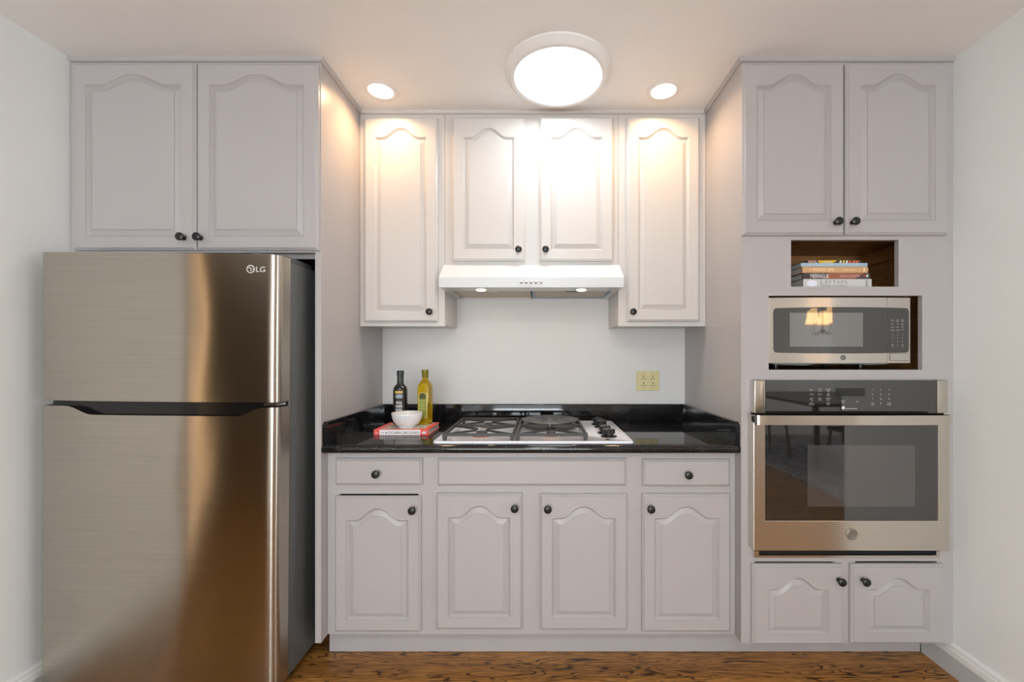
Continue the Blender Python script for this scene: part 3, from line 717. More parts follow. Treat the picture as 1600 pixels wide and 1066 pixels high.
def fdoor(name, z0, ztop):
    bm = nb(); P = door_profile(); A = []; Bv = []; A2 = []
    for x, y in P:
        zz = ztop(x) if y < fy+0.060 else ztop(None)
        A.append(bm.verts.new((x, y, z0))); Bv.append(bm.verts.new((x, y, zz)))
        A2.append(bm.verts.new((x, max(y, min(y+0.006, fy+0.075)), zz+0.0)))
    n = len(P)
    for i in range(n-1):
        bm.faces.new((A[i], A[i+1], Bv[i+1], Bv[i]))
    # back
    bm.faces.new((A[-1], A[0], Bv[0], Bv[-1]))
    bmesh.ops.delete(bm, geom=A2, context='VERTS')
    return bm, A, Bv, P
def finish(bm, A, Bv, m, name, closed=True):
    bm.faces.new(A[::-1])
    if closed: bm.faces.new(Bv)
    return build(name, bm, m, fr, origin=((fx0+fx1)/2, fy+2.2, 0.5))
bm, A, Bv, P = fdoor('freezer_door', zg1, lambda x: zt)
fz = finish(bm, A, Bv, M['fridge'], 'door')
# lower door: its top edge dips along the handle pocket
hx = [X(q, fy) for q in (106, 150, 372, 414)]
def ztop(x):
    if x is None or x < hx[0] or x > hx[3]: return zg0
    s = lambda t: t*t*(3-2*t)
    if x < hx[1]: return zg0+(zrec-zg0)*s((x-hx[0])/(hx[1]-hx[0]))
    if x > hx[2]: return zg0+(zrec-zg0)*s((hx[3]-x)/(hx[3]-hx[2]))
    return zrec
bm, A, Bv, P = fdoor('door', 0.055, ztop)
# a sloped top skin from the dipped front edge back to a level line
inner = [bm.verts.new((x if y > fy+0.06 else min(max(x, fx0+0.004), fx1-0.004), min(y+0.004, fy+0.075), ztop(x if y < fy+0.06 else None)-0.0006)) for x, y in P]
for i in range(len(P)-1): bm.faces.new((Bv[i], Bv[i+1], inner[i+1], inner[i]))
mid = [bm.verts.new((v.co.x, fy+0.0755, zrec-0.012)) for v in inner]
for i in range(len(P)-1):
    try: bm.faces.new((inner[i], inner[i+1], mid[i+1], mid[i]))
    except ValueError: pass
bm.faces.new(A[::-1])
lowdoor = build('door', bm, M['fridge'], fr, origin=((fx0+fx1)/2, fy+2.2, 0.5))
# glossy black handle trough filling the pocket
bm = nb()
npt = 40; front = []; back = []
for k in range(npt+1):
    x = fx0+0.012+(fx1-0.04-fx0-0.012)*k/npt
    yb_ = fy+0.010*(abs((x-(fx0+fx1)/2)/((fx1-fx0)/2))**2.2)
    front.append((x, yb_+0.0075, ztop(x)+0.0012)); back.append((x, yb_+0.030, zg1-0.0008))
VF = [bm.verts.new(p) for p in front]; VM = [bm.verts.new((p[0], p[1]+0.019, p[2]-0.004)) for p in front]; VB = [bm.verts.new(p) for p in back]
for i in range(npt):
    bm.faces.new((VF[i], VF[i+1], VM[i+1], VM[i])); bm.faces.new((VM[i], VM[i+1], VB[i+1], VB[i]))
M['gloss'] = mat('glossy_black_handle', lin(14, 14, 15), 0.18); build('handle', bm, M['gloss'], fr)
boxo('gasket', M['void'], fr, fx0+0.01, fx1-0.008, fy+0.04, fy+0.073, zg0-0.01, zg1-0.0004)
boxo('hinge', M['chrome'], fr, X(412, fy), fx1-0.006, fy+0.015, fy+0.06, zg0+0.006, zg1-0.003, bev=0.001)
boxo('body', M['graysteel'], fr, fx0+0.004, fx1-0.004, fy+0.082, 2.28, 0.048, zt-0.012, bev=0.004, seg=2)
boxo('door_gasket', M['void'], fr, fx0+0.012, fx1-0.010, fy+0.0756, fy+0.0815, 0.06, zt-0.016)
bm = nb(); prism(bm, [(fx1-0.10, fy+0.02), (fx1-0.012, fy+0.045), (fx1-0.006, fy+0.11), (fx1-0.012, fy+0.24), (fx1-0.09, fy+0.26), (fx1-0.12, fy+0.1)], 'z', zt-0.0115, zt+0.006)
build('hinge_cover', bm, M['graysteel'], fr)
for px_, py_ in ((fx0+0.06, fy+0.14), (fx1-0.06, fy+0.14), (fx0+0.06, 2.2), (fx1-0.06, 2.2)):
    bm = nb(); lathe(bm, [(0.022, 0.0005), (0.022, 0.02), (0.010, 0.022), (0.010, 0.0478)], (px_, py_, 0), 'z', 20); build('foot', bm, M['plastic'], fr)
# round emblem and letters
M['logo'] = mat('silver_logo', lin(226, 226, 222), 0.35, 0.3)
yl_ = fy+0.0042
ex, ez = X(393.4, fy), Z(421, fy)
bm = nb(); lathe(bm, [(0.0118, 0.0002), (0.0150, 0.0002), (0.0150, -0.0008), (0.0118, -0.0008)], (ex, yl_, ez), 'y', 40, closed=True)
box(bm, ex-0.0012, ex+0.0008, yl_-0.0008, yl_+0.0002, ez-0.007, ez+0.008); box(bm, ex-0.0012, ex+0.006, yl_-0.0008, yl_+0.0002, ez-0.007, ez-0.005)
box(bm, ex+0.004, ex+0.0118, yl_-0.0008, yl_+0.0002, ez-0.001, ez+0.001)
lathe(bm, [(0.0022, 0.0002), (0.0022, -0.0008)], (ex-0.006, yl_, ez+0.005), 'y', 14)
build('emblem', bm, M['logo'], fz)
text('lettering', 'LG', M['logo'], fz, X(402, fy), yl_-0.0006, Z(425.3, fy), h=0.020, width=0.033, bold=0.006)
fr.rotation_euler = (math.radians(0.35), math.radians(0.6), 0)
fr.location.x += -0.0115; fr.location.y += -0.008; fr.location.z += 0.004

# ------------------------------------------------------------------ wall oven
ov = thing('wall_oven', (1.225, 1.9, 0.46), 'stainless single wall oven with dark glass door below the microwave', 'oven')
yo = 1.658; yd_ = 1.648
ox0, ox1 = X(1179, yo), X(1481.5, yo); oz1, oz0 = Z(594.5, yo), Z(646, yo)
gx0, gx1 = X(1196, yo), X(1464.3, yo)
bm = nb(); box(bm, ox0, gx0-0.0003, yo, YT-0.0006, oz0, oz1, 0.003, 2); box(bm, gx1+0.0003, ox1, yo, YT-0.0006, oz0, oz1, 0.003, 2); box(bm, gx0-0.001, gx1+0.001, yo+0.010, YT-0.0008, oz0+0.002, oz1-0.001)
build('control_panel_frame', bm, M['steel'], ov)
cp = boxo('control_panel', M['bglass'], ov, gx0, gx1, yo+0.001, yo+0.0098, oz0, oz1, bev=0.001)
boxo('display', M['display'], cp, X(1306, yo), X(1351.5, yo), yo+0.0002, yo+0.0012, Z(619.3, yo), Z(606.8, yo))
def lab(s, px_, py_, hh=0.0042, wd=None, name='key_label'):
    return text(name, s, M['ltext'], cp, X(px_, yo), yo+0.0008, Z(py_, yo)-hh/2, h=hh, width=wd, align='C')
for s, px_, py_ in (('Bake', 1268.4, 609.3), ('Broil', 1281.3, 608), ('Hi-Lo', 1281.3, 610.8), ('Convect', 1294.4, 608.2), ('Bake', 1294.4, 610.9), ('Proof', 1268.4, 616.3), ('Warm', 1281.3, 616.3), ('Self', 1294.4, 615.2), ('Clean', 1294.4, 617.9),
                 ('Cook', 1268.4, 622.4), ('Time', 1268.4, 625.1), ('Delay', 1281.3, 622.4), ('Time', 1281.3, 625.1), ('Convect', 1294.4, 622.4), ('Roast', 1294.4, 625.1), ('Lock', 1268.4, 629.4), ('Controls', 1268.4, 632), ('Oven', 1294.4, 629.4), ('Light', 1294.4, 632),
                 ('Cancel', 1317.6, 626.4), ('Off', 1317.6, 629.1), ('Start', 1340, 627.8), ('Set', 1363.7, 629.6), ('Clock', 1363.7, 632.3), ('Timer', 1389.3, 629.6), ('On/Off', 1389.3, 632.3)):
    lab(s, px_, py_)
for i, s in enumerate('123456789'):
    lab(s, (1363.5, 1376.5, 1389.5)[i % 3], (609, 616.2, 623.3)[i//3], 0.0062)
lab('0', 1376.5, 630.5, 0.0062)
bm = nb(); lathe(bm, [(0.0065, 0.0), (0.0065, -0.0004)], (X(1317.8, yo), yo+0.001, Z(637.3, yo)), 'y', 20); box(bm, X(1321.5, yo), X(1339.5, yo), yo+0.0006, yo+0.001, Z(639, yo), Z(638.4, yo)); build('sticker', bm, M['ltext'], cp)
# recessed body behind, gap, door
boxo('body', M['void'], ov, 0.875, 1.570, yo+0.036, 2.25, 0.48, 1.175)
boxo('gap_shadow_plate', M['void'], ov, ox0+0.004, ox1-0.006, yo+0.012, YT-0.0009, Z(652, yo), oz0-0.0004)
dx0, dx1, dz1, dz0 = X(1177.5, yd_), X(1484, yd_), Z(649.2, yd_), Z(861, yd_)
wx0_, wx1_, wz1_, wz0_ = X(1195.5, yd_), X(1465.7, yd_), Z(664, yd_), Z(814, yd_)
bm = nb(); dr = frame('door', ov, M['steel'], dx0, dx1, dz0, dz1, [(wx0_, wx1_, wz0_, wz1_)], yd_, YT-0.0006); bm.free()
bv = dr.modifiers.new('bevel', 'BEVEL'); bv.width = 0.002; bv.segments = 2; bv.limit_method = 'ANGLE'
gl = boxo('door_glass', M['bglass'], dr, wx0_+0.0003, wx1_-0.0003, yd_+0.0015, yd_+0.012, wz0_+0.0003, wz1_-0.0003)
boxo('inner_window', M['bglass2'], gl, X(1262, yd_), X(1430, yd_), yd_+0.0010, yd_+0.0016, Z(792, yd_), Z(696, yd_))
bm = nb(); lathe(bm, [(0.0215, -0.0002), (0.0215, -0.003), (0.019, -0.004), (0.018, -0.0035)], (X(1331.5, yd_), yd_, Z(835, yd_)), 'y', 36); build('badge', bm, M['badge'], dr)
yh = 1.600
bm = nb()
zh0, zh1 = Z(664.3, yh), Z(649.3, yh); hx0_, hx1_ = X(1183, yh), X(1488, yh)
pts = [(hx0_, yh+0.012), (hx0_+0.003, yh+0.003)] + [(hx0_+0.01+(hx1_-hx0_-0.02)*k/24, yh-0.006*math.sin(PI*k/24)) for k in range(25)] + [(hx1_-0.003, yh+0.003), (hx1_, yh+0.012)]
back_ = [(p[0], p[1]+0.016 if 2 <= i < len(pts)-2 else yh+0.02) for i, p in enumerate(pts)]
prism(bm, pts+back_[::-1], 'z', zh0, zh1)
hdl = build('handle', bm, M['steel'], dr)
for a, b in ((hx0_+0.001, hx0_+0.026), (hx1_-0.026, hx1_-0.001)): boxo('handle_post', M['chrome'], hdl, a, b, yh+0.0185, yd_-0.0004, zh0+0.004, zh1-0.004, bev=0.002)
bm = nb(); tx0, tx1 = X(1179, 1.68), X(1469, 1.68)
box(bm, tx0, tx1, 1.680, YT-0.0006, Z(872, 1.68), Z(868, 1.68), 0.001); box(bm, tx0, X(1186, 1.68), 1.680, YT-0.0006, Z(868, 1.68), Z(861.5, 1.68)); box(bm, X(1463, 1.68), tx1, 1.680, YT-0.0006, Z(868, 1.68), Z(861.5, 1.68))
build('lower_trim', bm, M['steel'], ov)
boxo('vent', M['void'], ov, X(1186.4, 1.68), X(1462.6, 1.68), 1.686, YT-0.0008, Z(867.6, 1.68), Z(861, 1.68))

# ------------------------------------------------------------------ microwave
mw = thing('microwave', (1.215, 1.9, 1.2228), 'compact stainless microwave sitting in the open cabinet bay above the oven', 'microwave')
ym = 1.705
mx0, mx1, mz1, mz0 = X(1203.5, ym), X(1425.5, ym), Z(465, ym), Z(567.5, ym)
def ybow(x):
    u = abs((x-(mx0+mx1)/2)/((mx1-mx0)/2)); return ym+0.010*u**2.5+(0.002*max(0, (u-0.94)/0.06)**2 if x < mx0+0.1 else 0)
def front_skin(bm, x0, x1, f0, f1, off, n=24, depth=None):
    """bowed skin between heights f0(x) and f1(x), standing off the door by off"""
    A = []; Bv = []
    for k in range(n+1):
        x = x0+(x1-x0)*k/n; y = ybow(x)-off
        A.append((x, y, f0(x))); Bv.append((x, y, f1(x)))
    va = [bm.verts.new(p) for p in A]; vb = [bm.verts.new(p) for p in Bv]
    d = depth if depth else 0.006
    wa = [bm.verts.new((p[0], p[1]+d, p[2])) for p in A]; wb = [bm.verts.new((p[0], p[1]+d, p[2])) for p in Bv]
    for i in range(n):
        bm.faces.new((va[i], va[i+1], vb[i+1], vb[i])); bm.faces.new((wa[i], wb[i], wb[i+1], wa[i+1]))
        bm.faces.new((va[i], wa[i], wa[i+1], va[i+1])); bm.faces.new((vb[i], vb[i+1], wb[i+1], wb[i]))
    bm.faces.new((va[0], vb[0], wb[0], wa[0])); bm.faces.new((va[-1], wa[-1], wb[-1], vb[-1]))
boxo('housing', M['plastic'], mw, mx0+0.006, mx1-0.003, ym+0.045, 2.08, mz0+0.002, mz1-0.002, bev=0.004)
xs_ = X(1387, ym)
bm = nb(); front_skin(bm, mx0, xs_-0.0006, lambda x: mz0, lambda x: mz1, 0.0, 30, 0.034); mdoor = build('door', bm, M['steelmw'], mw)
bm = nb(); front_skin(bm, xs_+0.0006, mx1, lambda x: mz0, lambda x: mz1, 0.0, 10, 0.034); mctl = build('control_panel', bm, M['steelmw'], mw)
gx0_, gx1_ = X(1209.8, ym), X(1423, ym); gzt, gzb = Z(481.5, ym), Z(551, ym)
def gt(x, s):
    """rounded-corner glass outline, bowed a little up and down at the middle"""
    u = (x-(gx0_+gx1_)/2)/((gx1_-gx0_)/2); c = 0.004*(1-u*u)
    r = 0.013; dx = min(x-gx0_, gx1_-x); k = 0
    if dx < r: k = r-math.sqrt(max(0, r*r-(r-dx)**2))
    return (gzt+c-k) if s > 0 else (gzb-c+k)
bm = nb(); front_skin(bm, gx0_, xs_-0.0012, lambda x: gt(x, -1), lambda x: gt(x, 1), 0.0012, 90, 0.002); mg = build('door_glass', bm, M['bglass'], mdoor)
bm = nb(); front_skin(bm, xs_+0.0012, gx1_, lambda x: gt(x, -1), lambda x: gt(x, 1), 0.0012, 40, 0.002); mc = build('keypad', bm, M['bglass'], mctl)
bm = nb(); front_skin(bm, X(1234.7, ym), X(1348, ym), lambda x: Z(541.8, ym), lambda x: Z(488.8, ym), 0.0016, 20, 0.001); build('window', bm, M['mwwin'], mg)
yk = ybow(X(1404, ym))-0.0016
def mlab(s, px_, py_, hh=0.0030, par=mc): text('key_label', s, M['ltext'], par, X(px_, ym), ybow(X(px_, ym))-0.0014, Z(py_, ym)-hh/2, h=hh, align='C')
for s, px_, py_ in (('Auto', 1395.5, 499.6), ('Cook', 1395.5, 501.8), ('Time', 1404, 499.6), ('Defrost', 1404, 501.8), ('Reheat', 1412.2, 499.6), ('Defrost', 1412.2, 501.8), ('Cook', 1395.5, 506.4), ('Time', 1404, 506.4), ('Power', 1412.2, 505.5), ('Level', 1412.2, 507.8),
                 ('Popcorn', 1395.5, 511), ('Potato', 1404, 511), ('Pizza', 1412.2, 511), ('Beverage', 1395.5, 515.8), ('Vegetable', 1404, 515.6), ('Reheat', 1412.2, 515), ('Cancel', 1395.5, 538.6), ('Off', 1395.5, 541), ('Start', 1412.2, 538.6), ('Pause', 1412.2, 541)):
    mlab(s, px_, py_)
for i, s in enumerate('123456789'): mlab(s, (1395.6, 1404, 1412.2)[i % 3], (523.2, 528.4, 533.6)[i//3], 0.0042)
mlab('0', 1404, 539.6, 0.0042)
xb0, xb1, zb0, zb1 = X(1391.5, ym), X(1422, ym), Z(563.3, ym), Z(552.7, ym)
bm = nb(); front_skin(bm, xb0-0.0012, xb1+0.0012, lambda x: zb0-0.0012, lambda x: zb1+0.0012, 0.0004, 6, 0.002); fb = build('button_surround', bm, M['plastic'], mctl)
bm = nb(); front_skin(bm, xb0, xb1, lambda x: zb0, lambda x: zb1, 0.0012, 6, 0.002); build('door_button', bm, M['steelmw'], fb)
xg, zg = X(1317.6, ym), Z(559, ym); yg = ybow(xg)-0.0003
bm = nb(); lathe(bm, [(0.0108, 0.0), (0.0108, -0.001)], (xg, yg, zg), 'y', 32); em = build('emblem', bm, M['plastic'], mdoor)
bm = nb(); lathe(bm, [(0.0088, -0.0011), (0.0096, -0.0011), (0.0096, -0.0014), (0.0088, -0.0014)], (xg, yg, zg), 'y', 32, closed=True); build('ring', bm, M['ltext'], em)
text('monogram', 'GE', M['ltext'], em, xg, yg-0.0012, zg-0.0045, h=0.009, width=0.0125, align='C', shear=0.25)
bm = nb(); prism(bm, [(mx0+0.02, mz0+0.0015), (mx1-0.04, mz0+0.0015), (mx1-0.07, mz0-0.006), (mx1-0.14, mz0-0.009), (mx1-0.18, mz0-0.005), (mx0+0.22, mz0-0.005), (mx0+0.17, mz0-0.011), (mx0+0.05, mz0-0.007)], 'y', ym+0.05, 2.05)
M['under'] = mat('microwave_underside', lin(128, 142, 142), 0.5); build('base_plate', bm, M['under'], mw)
for fx_ in (mx0+0.06, mx1-0.16):
    for fy_ in (ym+0.07, 2.0):
        bm = nb(); lathe(bm, [(0.009, 0.0002), (0.010, 0.006), (0.010, mz0-0.004-1.2228)], (fx_, fy_, 1.2227), 'z', 16); build('foot', bm, M['plastic'], mw)
bm = nb(); tube(bm, [(1.567, 2.02, 1.345), (1.566, 2.03, 1.40), (1.560, 2.08, 1.46), (1.56, 2.15, 1.48), (1.57, 2.2, 1.44)], 0.004); box(bm, 1.545, 1.60, 1.93, 2.02, 1.42, 1.515, 0.006)
build('power_adapter_box', bm, flat('dark_grey_box', (66, 68, 74)), tall)

# ------------------------------------------------------------------ books in the niche
def book(name, label, x0, x1, z0, z1, yf, depth, cover, group=None, round_=0.0, spine=None):
    t = thing(name, ((x0+x1)/2, yf+depth/2, z0), label, 'book', group)
    th = 0.0022; bm = nb()
    box(bm, x0, x1, yf+0.004, yf+depth, z0, z0+th); box(bm, x0, x1, yf+0.004, yf+depth, z1-th, z1)
    build('cover', bm, cover, t, smooth=False)
    bm = nb(); n = 8
    pr = [(yf+0.004-round_*math.sin(PI*k/n)-0.002, z0+(z1-z0)*k/n) for k in range(n+1)]
    prism(bm, pr+[(yf+0.0075, z1), (yf+0.0075, z0)], 'x', x0-0.0001, x1+0.0001)
    sp = build('spine', bm, spine or cover, t)
    boxo('pages', M['paper'], t, x0+0.004, x1-0.004, yf+0.0078, yf+depth-0.004, z0+th+0.0001, z1-th-0.0001)
    return t, sp
yf = 1.728; zs_ = [1.5562, Z(435.8, yf), Z(426.3, yf), Z(416.8, yf), Z(411.2, yf), Z(407, yf)]
g = 'cookbooks stacked in the open niche'
t, s = book('book', 'thick pale grey cookbook at the bottom of the niche stack', X(1255.8, yf), X(1362.5, yf), zs_[0], zs_[1]-0.0003, yf, 0.20, flat('pale_grey_cover', (205, 205, 203)), g)
ys = yf+0.0018
text('title', 'LEITHS', M['mtext'], s, X(1282.5, ys), ys, Z(443.6, ys), h=0.017, width=0.109, bold=-0.015)
text('subtitle', 'Simple Cookery', M['mtext'], s, X(1282.5, ys), ys, Z(447.8, ys), h=0.0085, width=0.109)
bm = nb(); lathe(bm, [(0.0215, 0.0), (0.0215, -0.0004)], (0, 0, 0), 'y', 36); bmesh.ops.scale(bm, vec=(1, 1, 0.63), verts=bm.verts); bmesh.ops.translate(bm, vec=(X(1268.7, ys), ys, Z(443, ys)), verts=bm.verts)
build('oval_print', bm, flat('white_oval', (235, 238, 248)), s)
bm = nb(); box(bm, X(1352.3, ys), X(1355.8, ys), ys-0.0004, ys, zs_[0]+0.002, zs_[1]-0.004); build('spine_mark', bm, flat('grey_mark', (168, 170, 170)), s)
t, s = book('book', 'dark brown cookbook second from the bottom of the niche stack', X(1255.3, yf), X(1359.5, yf), zs_[1], zs_[2]-0.0003, yf, 0.20, flat('dark_brown_cover', (70, 60, 60)), g)
bm = nb(); za, zb_ = zs_[1]+0.001, zs_[2]-0.0012
prism(bm, [(X(1296, ys), zb_), (X(1288, ys), za), (X(1334, ys), za), (X(1344, ys), (za+zb_)/2), (X(1350, ys), zb_)], 'y', ys-0.0003, ys); build('spine_picture', bm, flat('meringue_brown', (158, 96, 70)), s)
zc_ = (zs_[1]+zs_[2])/2
text('title', 'MERINGUE', M['ltext'], s, X(1266.3, ys), ys-0.0004, zc_-0.0085, h=0.017, width=0.0755, bold=0.012)
text('author', 'LINDA K. JACKSON', flat('pinkish_print', (214, 176, 176)), s, X(1312, ys), ys-0.0004, zc_-0.0055, h=0.010, width=0.081, bold=0.006)
bm = nb(); lathe(bm, [(0.0035, 0), (0.0035, -0.0004)], (X(1350.3, ys), ys, zc_), 'y', 16); build('red_dot', bm, flat('red_print', (222, 70, 58)), s)
boxo('publisher_mark', M['ltext'], s, X(1353.3, ys), X(1356.3, ys), ys-0.0004, ys-0.0001, zc_-0.005, zc_+0.005)
t, s = book('book', 'orange tan cookbook with cream title in the middle of the niche stack', X(1253.8, yf), X(1356.3, yf), zs_[2], zs_[3]-0.0003, yf, 0.20, flat('tan_cover', (212, 168, 124)), g, 0.003)
zc_ = (zs_[2]+zs_[3])/2; cream = flat('cream_print', (250, 232, 172)); yy = ys-0.0032
text('title', 'FOOD LIFE', cream, s, X(1270, ys), yy, zc_-0.0055, h=0.0115, width=0.086, bold=0.012)
text('title', 'The', cream, s, X(1263.2, ys), yy, zc_-0.003, h=0.006, width=0.011)
text('author', 'Chloe Amber', cream, s, X(1316.5, ys), yy, zc_-0.0035, h=0.0065, width=0.050)
boxo('publisher_mark', cream, s, X(1348.3, ys), X(1350.3, ys), yy-0.0002, yy+0.0001, zc_-0.007, zc_+0.007)
t, s = book('book', 'thin light blue book, second from the top of the niche stack', X(1251, yf), X(1354.8, yf), zs_[3], zs_[4]-0.0003, yf-0.004, 0.20, flat('light_blue_cover', (168, 190, 206)), g)
text('lettering', 'COOK', flat('blue_grey_print', (110, 130, 150)), s, X(1346.5, ys), ys-0.0045, zs_[3]+0.005, h=0.004, width=0.011)
t, s = book('book', 'thin slanted pattern paperback with yellow patches on top of the niche stack', X(1262, yf+0.01), X(1345.8, yf+0.01), zs_[4], Z(406.8, yf+0.01), yf+0.01, 0.18, flat('charcoal_cover', (62, 56, 54)), g)
zp, zq = zs_[4]+0.0004, Z(406.8, yf+0.01)-0.0004; y2 = ys+0.0097
def patch(a0, a1, b0, b1, c_, nm):
    bm = nb(); prism(bm, [(X(a0, y2), zp), (X(a1, y2), zp), (X(b1, y2), zq), (X(b0, y2), zq)], 'y', y2-0.0003, y2); build('colour_patch', bm, flat(nm, c_), s)
patch(1263, 1273, 1262, 1272, (176, 138, 112), 'tan_patch'); patch(1275.5, 1277, 1272.5, 1274, (226, 210, 226), 'pale_stripe'); patch(1281, 1300, 1277, 1308, (222, 184, 44), 'yellow_patch')
for i in range(4): patch(1311+i*5, 1314+i*5, 1312.5+i*5, 1315.5+i*5, ((224, 214, 200), (214, 196, 70), (232, 226, 220), (226, 100, 60))[i], 'patch_colour_%d' % i)
for i in range(2): patch(1331+i*5, 1334+i*5, 1334+i*5, 1337+i*5, (232, 118, 70), 'orange_patch')
text('title', 'TACOS', M['ltext'], s, X(1286, y2), y2-0.0004, (zp+zq)/2-0.003, h=0.006, width=0.034, bold=0.01)

# ------------------------------------------------------------------ book, bowl and bottles on the counter
bx0, bx1, byf = -0.7565, -0.5085, 1.898; bz1 = 0.9462
t = thing('cookbook', (-0.633, 2.0, ZT), 'red and white cookbook lying flat on the counter under bowl and bottles', 'book')
zb_ = ZT+0.0004
coral = flat('coral_cover', (226, 84, 78))
bm = nb(); box(bm, bx0, bx1, byf+0.003, 2.108, zb_, zb_+0.0022); box(bm, bx0, bx1, byf+0.003, 2.108, bz1-0.0022, bz1); cv = build('cover', bm, coral, t, smooth=False)
sp = boxo('spine', coral, t, bx0, bx1, byf, byf+0.003, zb_, bz1, bev=0.0006)
boxo('pages', M['paper'], t, bx0+0.004, bx1-0.004, byf+0.0032, 2.104, zb_+0.0023, bz1-0.0023)
bm = nb(); box(bm, X(593, byf), X(656.8, byf), byf-0.0004, byf-0.0001, zb_+0.0015, bz1-0.0012); wp = build('title_band', bm, flat('white_band', (238, 238, 240)), sp, smooth=False)
text('title', 'KITCHEN DECODED', M['dtext'], wp, X(602.3, byf), byf-0.0006, zb_+0.0085, h=0.0105, width=0.1545, bold=0.01)
text('title', 'THE', M['dtext'], wp, X(594.7, byf), byf-0.0006, zb_+0.010, h=0.0065, width=0.0165)
text('imprint', 'GREEN', M['ltext'], sp, X(586.7, byf), byf-0.0002, zb_+0.008, h=0.008, width=0.010)
boxo('publisher_mark', M['ltext'], sp, X(659.5, byf), X(665.5, byf), byf-0.0004, byf-0.0001, zb_+0.008, zb_+0.018)
def cover_art():
    m = mat('cover_food_photo', lin(200, 198, 190), 0.35)
    v = N(m, 'ShaderNodeTexVoronoi'); v.inputs['Scale'].default_value = 22; L(m, coords(m), v.inputs['Vector'])
    r = ramp(m, v.outputs['Distance'], [(0.0, lin(220, 120, 40)), (0.25, lin(190, 60, 40)), (0.45, lin(206, 204, 196)), (0.8, lin(160, 165, 150))]); L(m, r, B(m).inputs['Base Color']); return m
bm = nb(); box(bm, bx0+0.022, bx1-0.022, byf+0.012, 2.104, bz1+0.0001, bz1+0.0004); build('cover_picture', bm, cover_art(), cv, smooth=False)
bz = bz1+0.0006
# bowl
c = (-0.6305, 1.978, bz)
bw = thing('bowl', c, 'small white ceramic bowl on the red cookbook in front of two bottles', 'bowl')
bm = nb()
lathe(bm, [(0.003, 0.002), (0.034, 0.002), (0.036, 0.0), (0.039, 0.0), (0.040, 0.004), (0.052, 0.014), (0.0615, 0.027), (0.0675, 0.042), (0.0705, 0.058), (0.0712, 0.063),
           (0.0705, 0.0655), (0.0680, 0.0655), (0.0665, 0.060), (0.063, 0.044), (0.056, 0.029), (0.044, 0.016), (0.028, 0.009), (0.003, 0.0075)], c, 'z', 56)
bb = build('basin', bm, M['ceramic'], bw)
bm = nb(); lathe(bm, [(0.0682, 0.0657), (0.0702, 0.0657), (0.0702, 0.0664), (0.0682, 0.0664)], c, 'z', 56, closed=True); build('rim', bm, M['ceramicrim'], bw)
# dark round bottle
c = (-0.692, 2.066, bz)
db = thing('bottle', c, 'dark round glass vinegar bottle with black cap behind the white bowl', 'bottle')
bm = nb(); lathe(bm, [(0.031, 0.0), (0.034, 0.003), (0.0345, 0.12), (0.0345, 0.160), (0.0335, 0.172), (0.029, 0.183), (0.020, 0.192), (0.0155, 0.200), (0.0145, 0.215), (0.0142, 0.234)], c, 'z', 40); gb = build('glass_body', bm, M['darkglass'], db)
bm = nb(); lathe(bm, [(0.0151, 0.208), (0.0156, 0.211), (0.0153, 0.236), (0.0170, 0.238), (0.0172, 0.259), (0.0160, 0.261)], c, 'z', 32); build('cap', bm, M['capblack'], db)
bm = nb(); lathe(bm, [(0.0152, 0.2145), (0.0157, 0.2145), (0.0157, 0.217), (0.0152, 0.217)], c, 'z', 32, closed=True); build('seal_band', bm, flat('green_seal', (96, 118, 60)), db)
def curved_label(name, m, par, c, r, a0, a1, z0, z1, n=16):
    bm = nb()
    pa = [(c[0]+(r+o)*math.sin(a), c[1]-(r+o)*math.cos(a)) for o in (0.0001,) for a in [a0+(a1-a0)*k/n for k in range(n+1)]]
    pb = [(c[0]+(r+0.0005)*math.sin(a), c[1]-(r+0.0005)*math.cos(a)) for a in [a0+(a1-a0)*k/n for k in range(n+1)]]
    prism(bm, pa+pb[::-1], 'z', c[2]+z0, c[2]+z1); return build(name, bm, m, par)
R_ = 0.0345; off = 0.12
lb = curved_label('label', flat('black_label', (30, 30, 30)), gb, c, R_+0.0001, -0.75, 0.95, 0.03, 0.165)
curved_label('gold_stripe', flat('gold_print', (196, 164, 84)), lb, c, R_+0.0007, -0.45, 0.62, 0.151, 0.163)
curved_label('emblem_print', flat('steel_blue_print', (140, 156, 166)), lb, c, R_+0.0007, -0.35, 0.62, 0.128, 0.146)
curved_label('lower_print', flat('grey_print', (150, 154, 156)), lb, c, R_+0.0007, -0.35, 0.55, 0.055, 0.078)
for z_ in (0.084, 0.090): curved_label('text_line', M['ltext'], lb, c, R_+0.0007, -0.35, 0.58, z_, z_+0.003)
text('brand_lettering', 'PONS', M['ltext'], lb, c[0]-0.008, c[1]-R_-0.0006, c[2]+0.098, h=0.0155, width=0.027, bold=0.01)
# square olive oil bottle, turned a little
c = (-0.569, 2.062, bz)
obt = thing('bottle', c, 'square clear glass bottle of yellow olive oil with green label', 'bottle')
ang = math.radians(-8)
def sq(r, n=5, cr=0.25):
    pts = []
    cr_ = r*cr
    for k, (sx, sy) in enumerate(((1, 1), (-1, 1), (-1, -1), (1, -1))):
        for j in range(n+1):
            a = PI/2*k+PI/2*j/n; pts.append((sx*(r-cr_)+cr_*math.cos(a), sy*(r-cr_)+cr_*math.sin(a)))
    return [(c[0]+p[0]*math.cos(ang)-p[1]*math.sin(ang), c[1]+p[0]*math.sin(ang)+p[1]*math.cos(ang)) for p in pts]
bm = nb(); stack_rings(bm, [(sq(0.026), c[2]), (sq(0.0285), c[2]+0.003), (sq(0.0292), c[2]+0.02), (sq(0.0292), c[2]+0.172), (sq(0.028), c[2]+0.185), (sq(0.0245, cr=0.4), c[2]+0.198), (sq(0.018, cr=0.7), c[2]+0.210), (sq(0.0138, cr=0.99), c[2]+0.218), (sq(0.0132, cr=0.99), c[2]+0.228)])
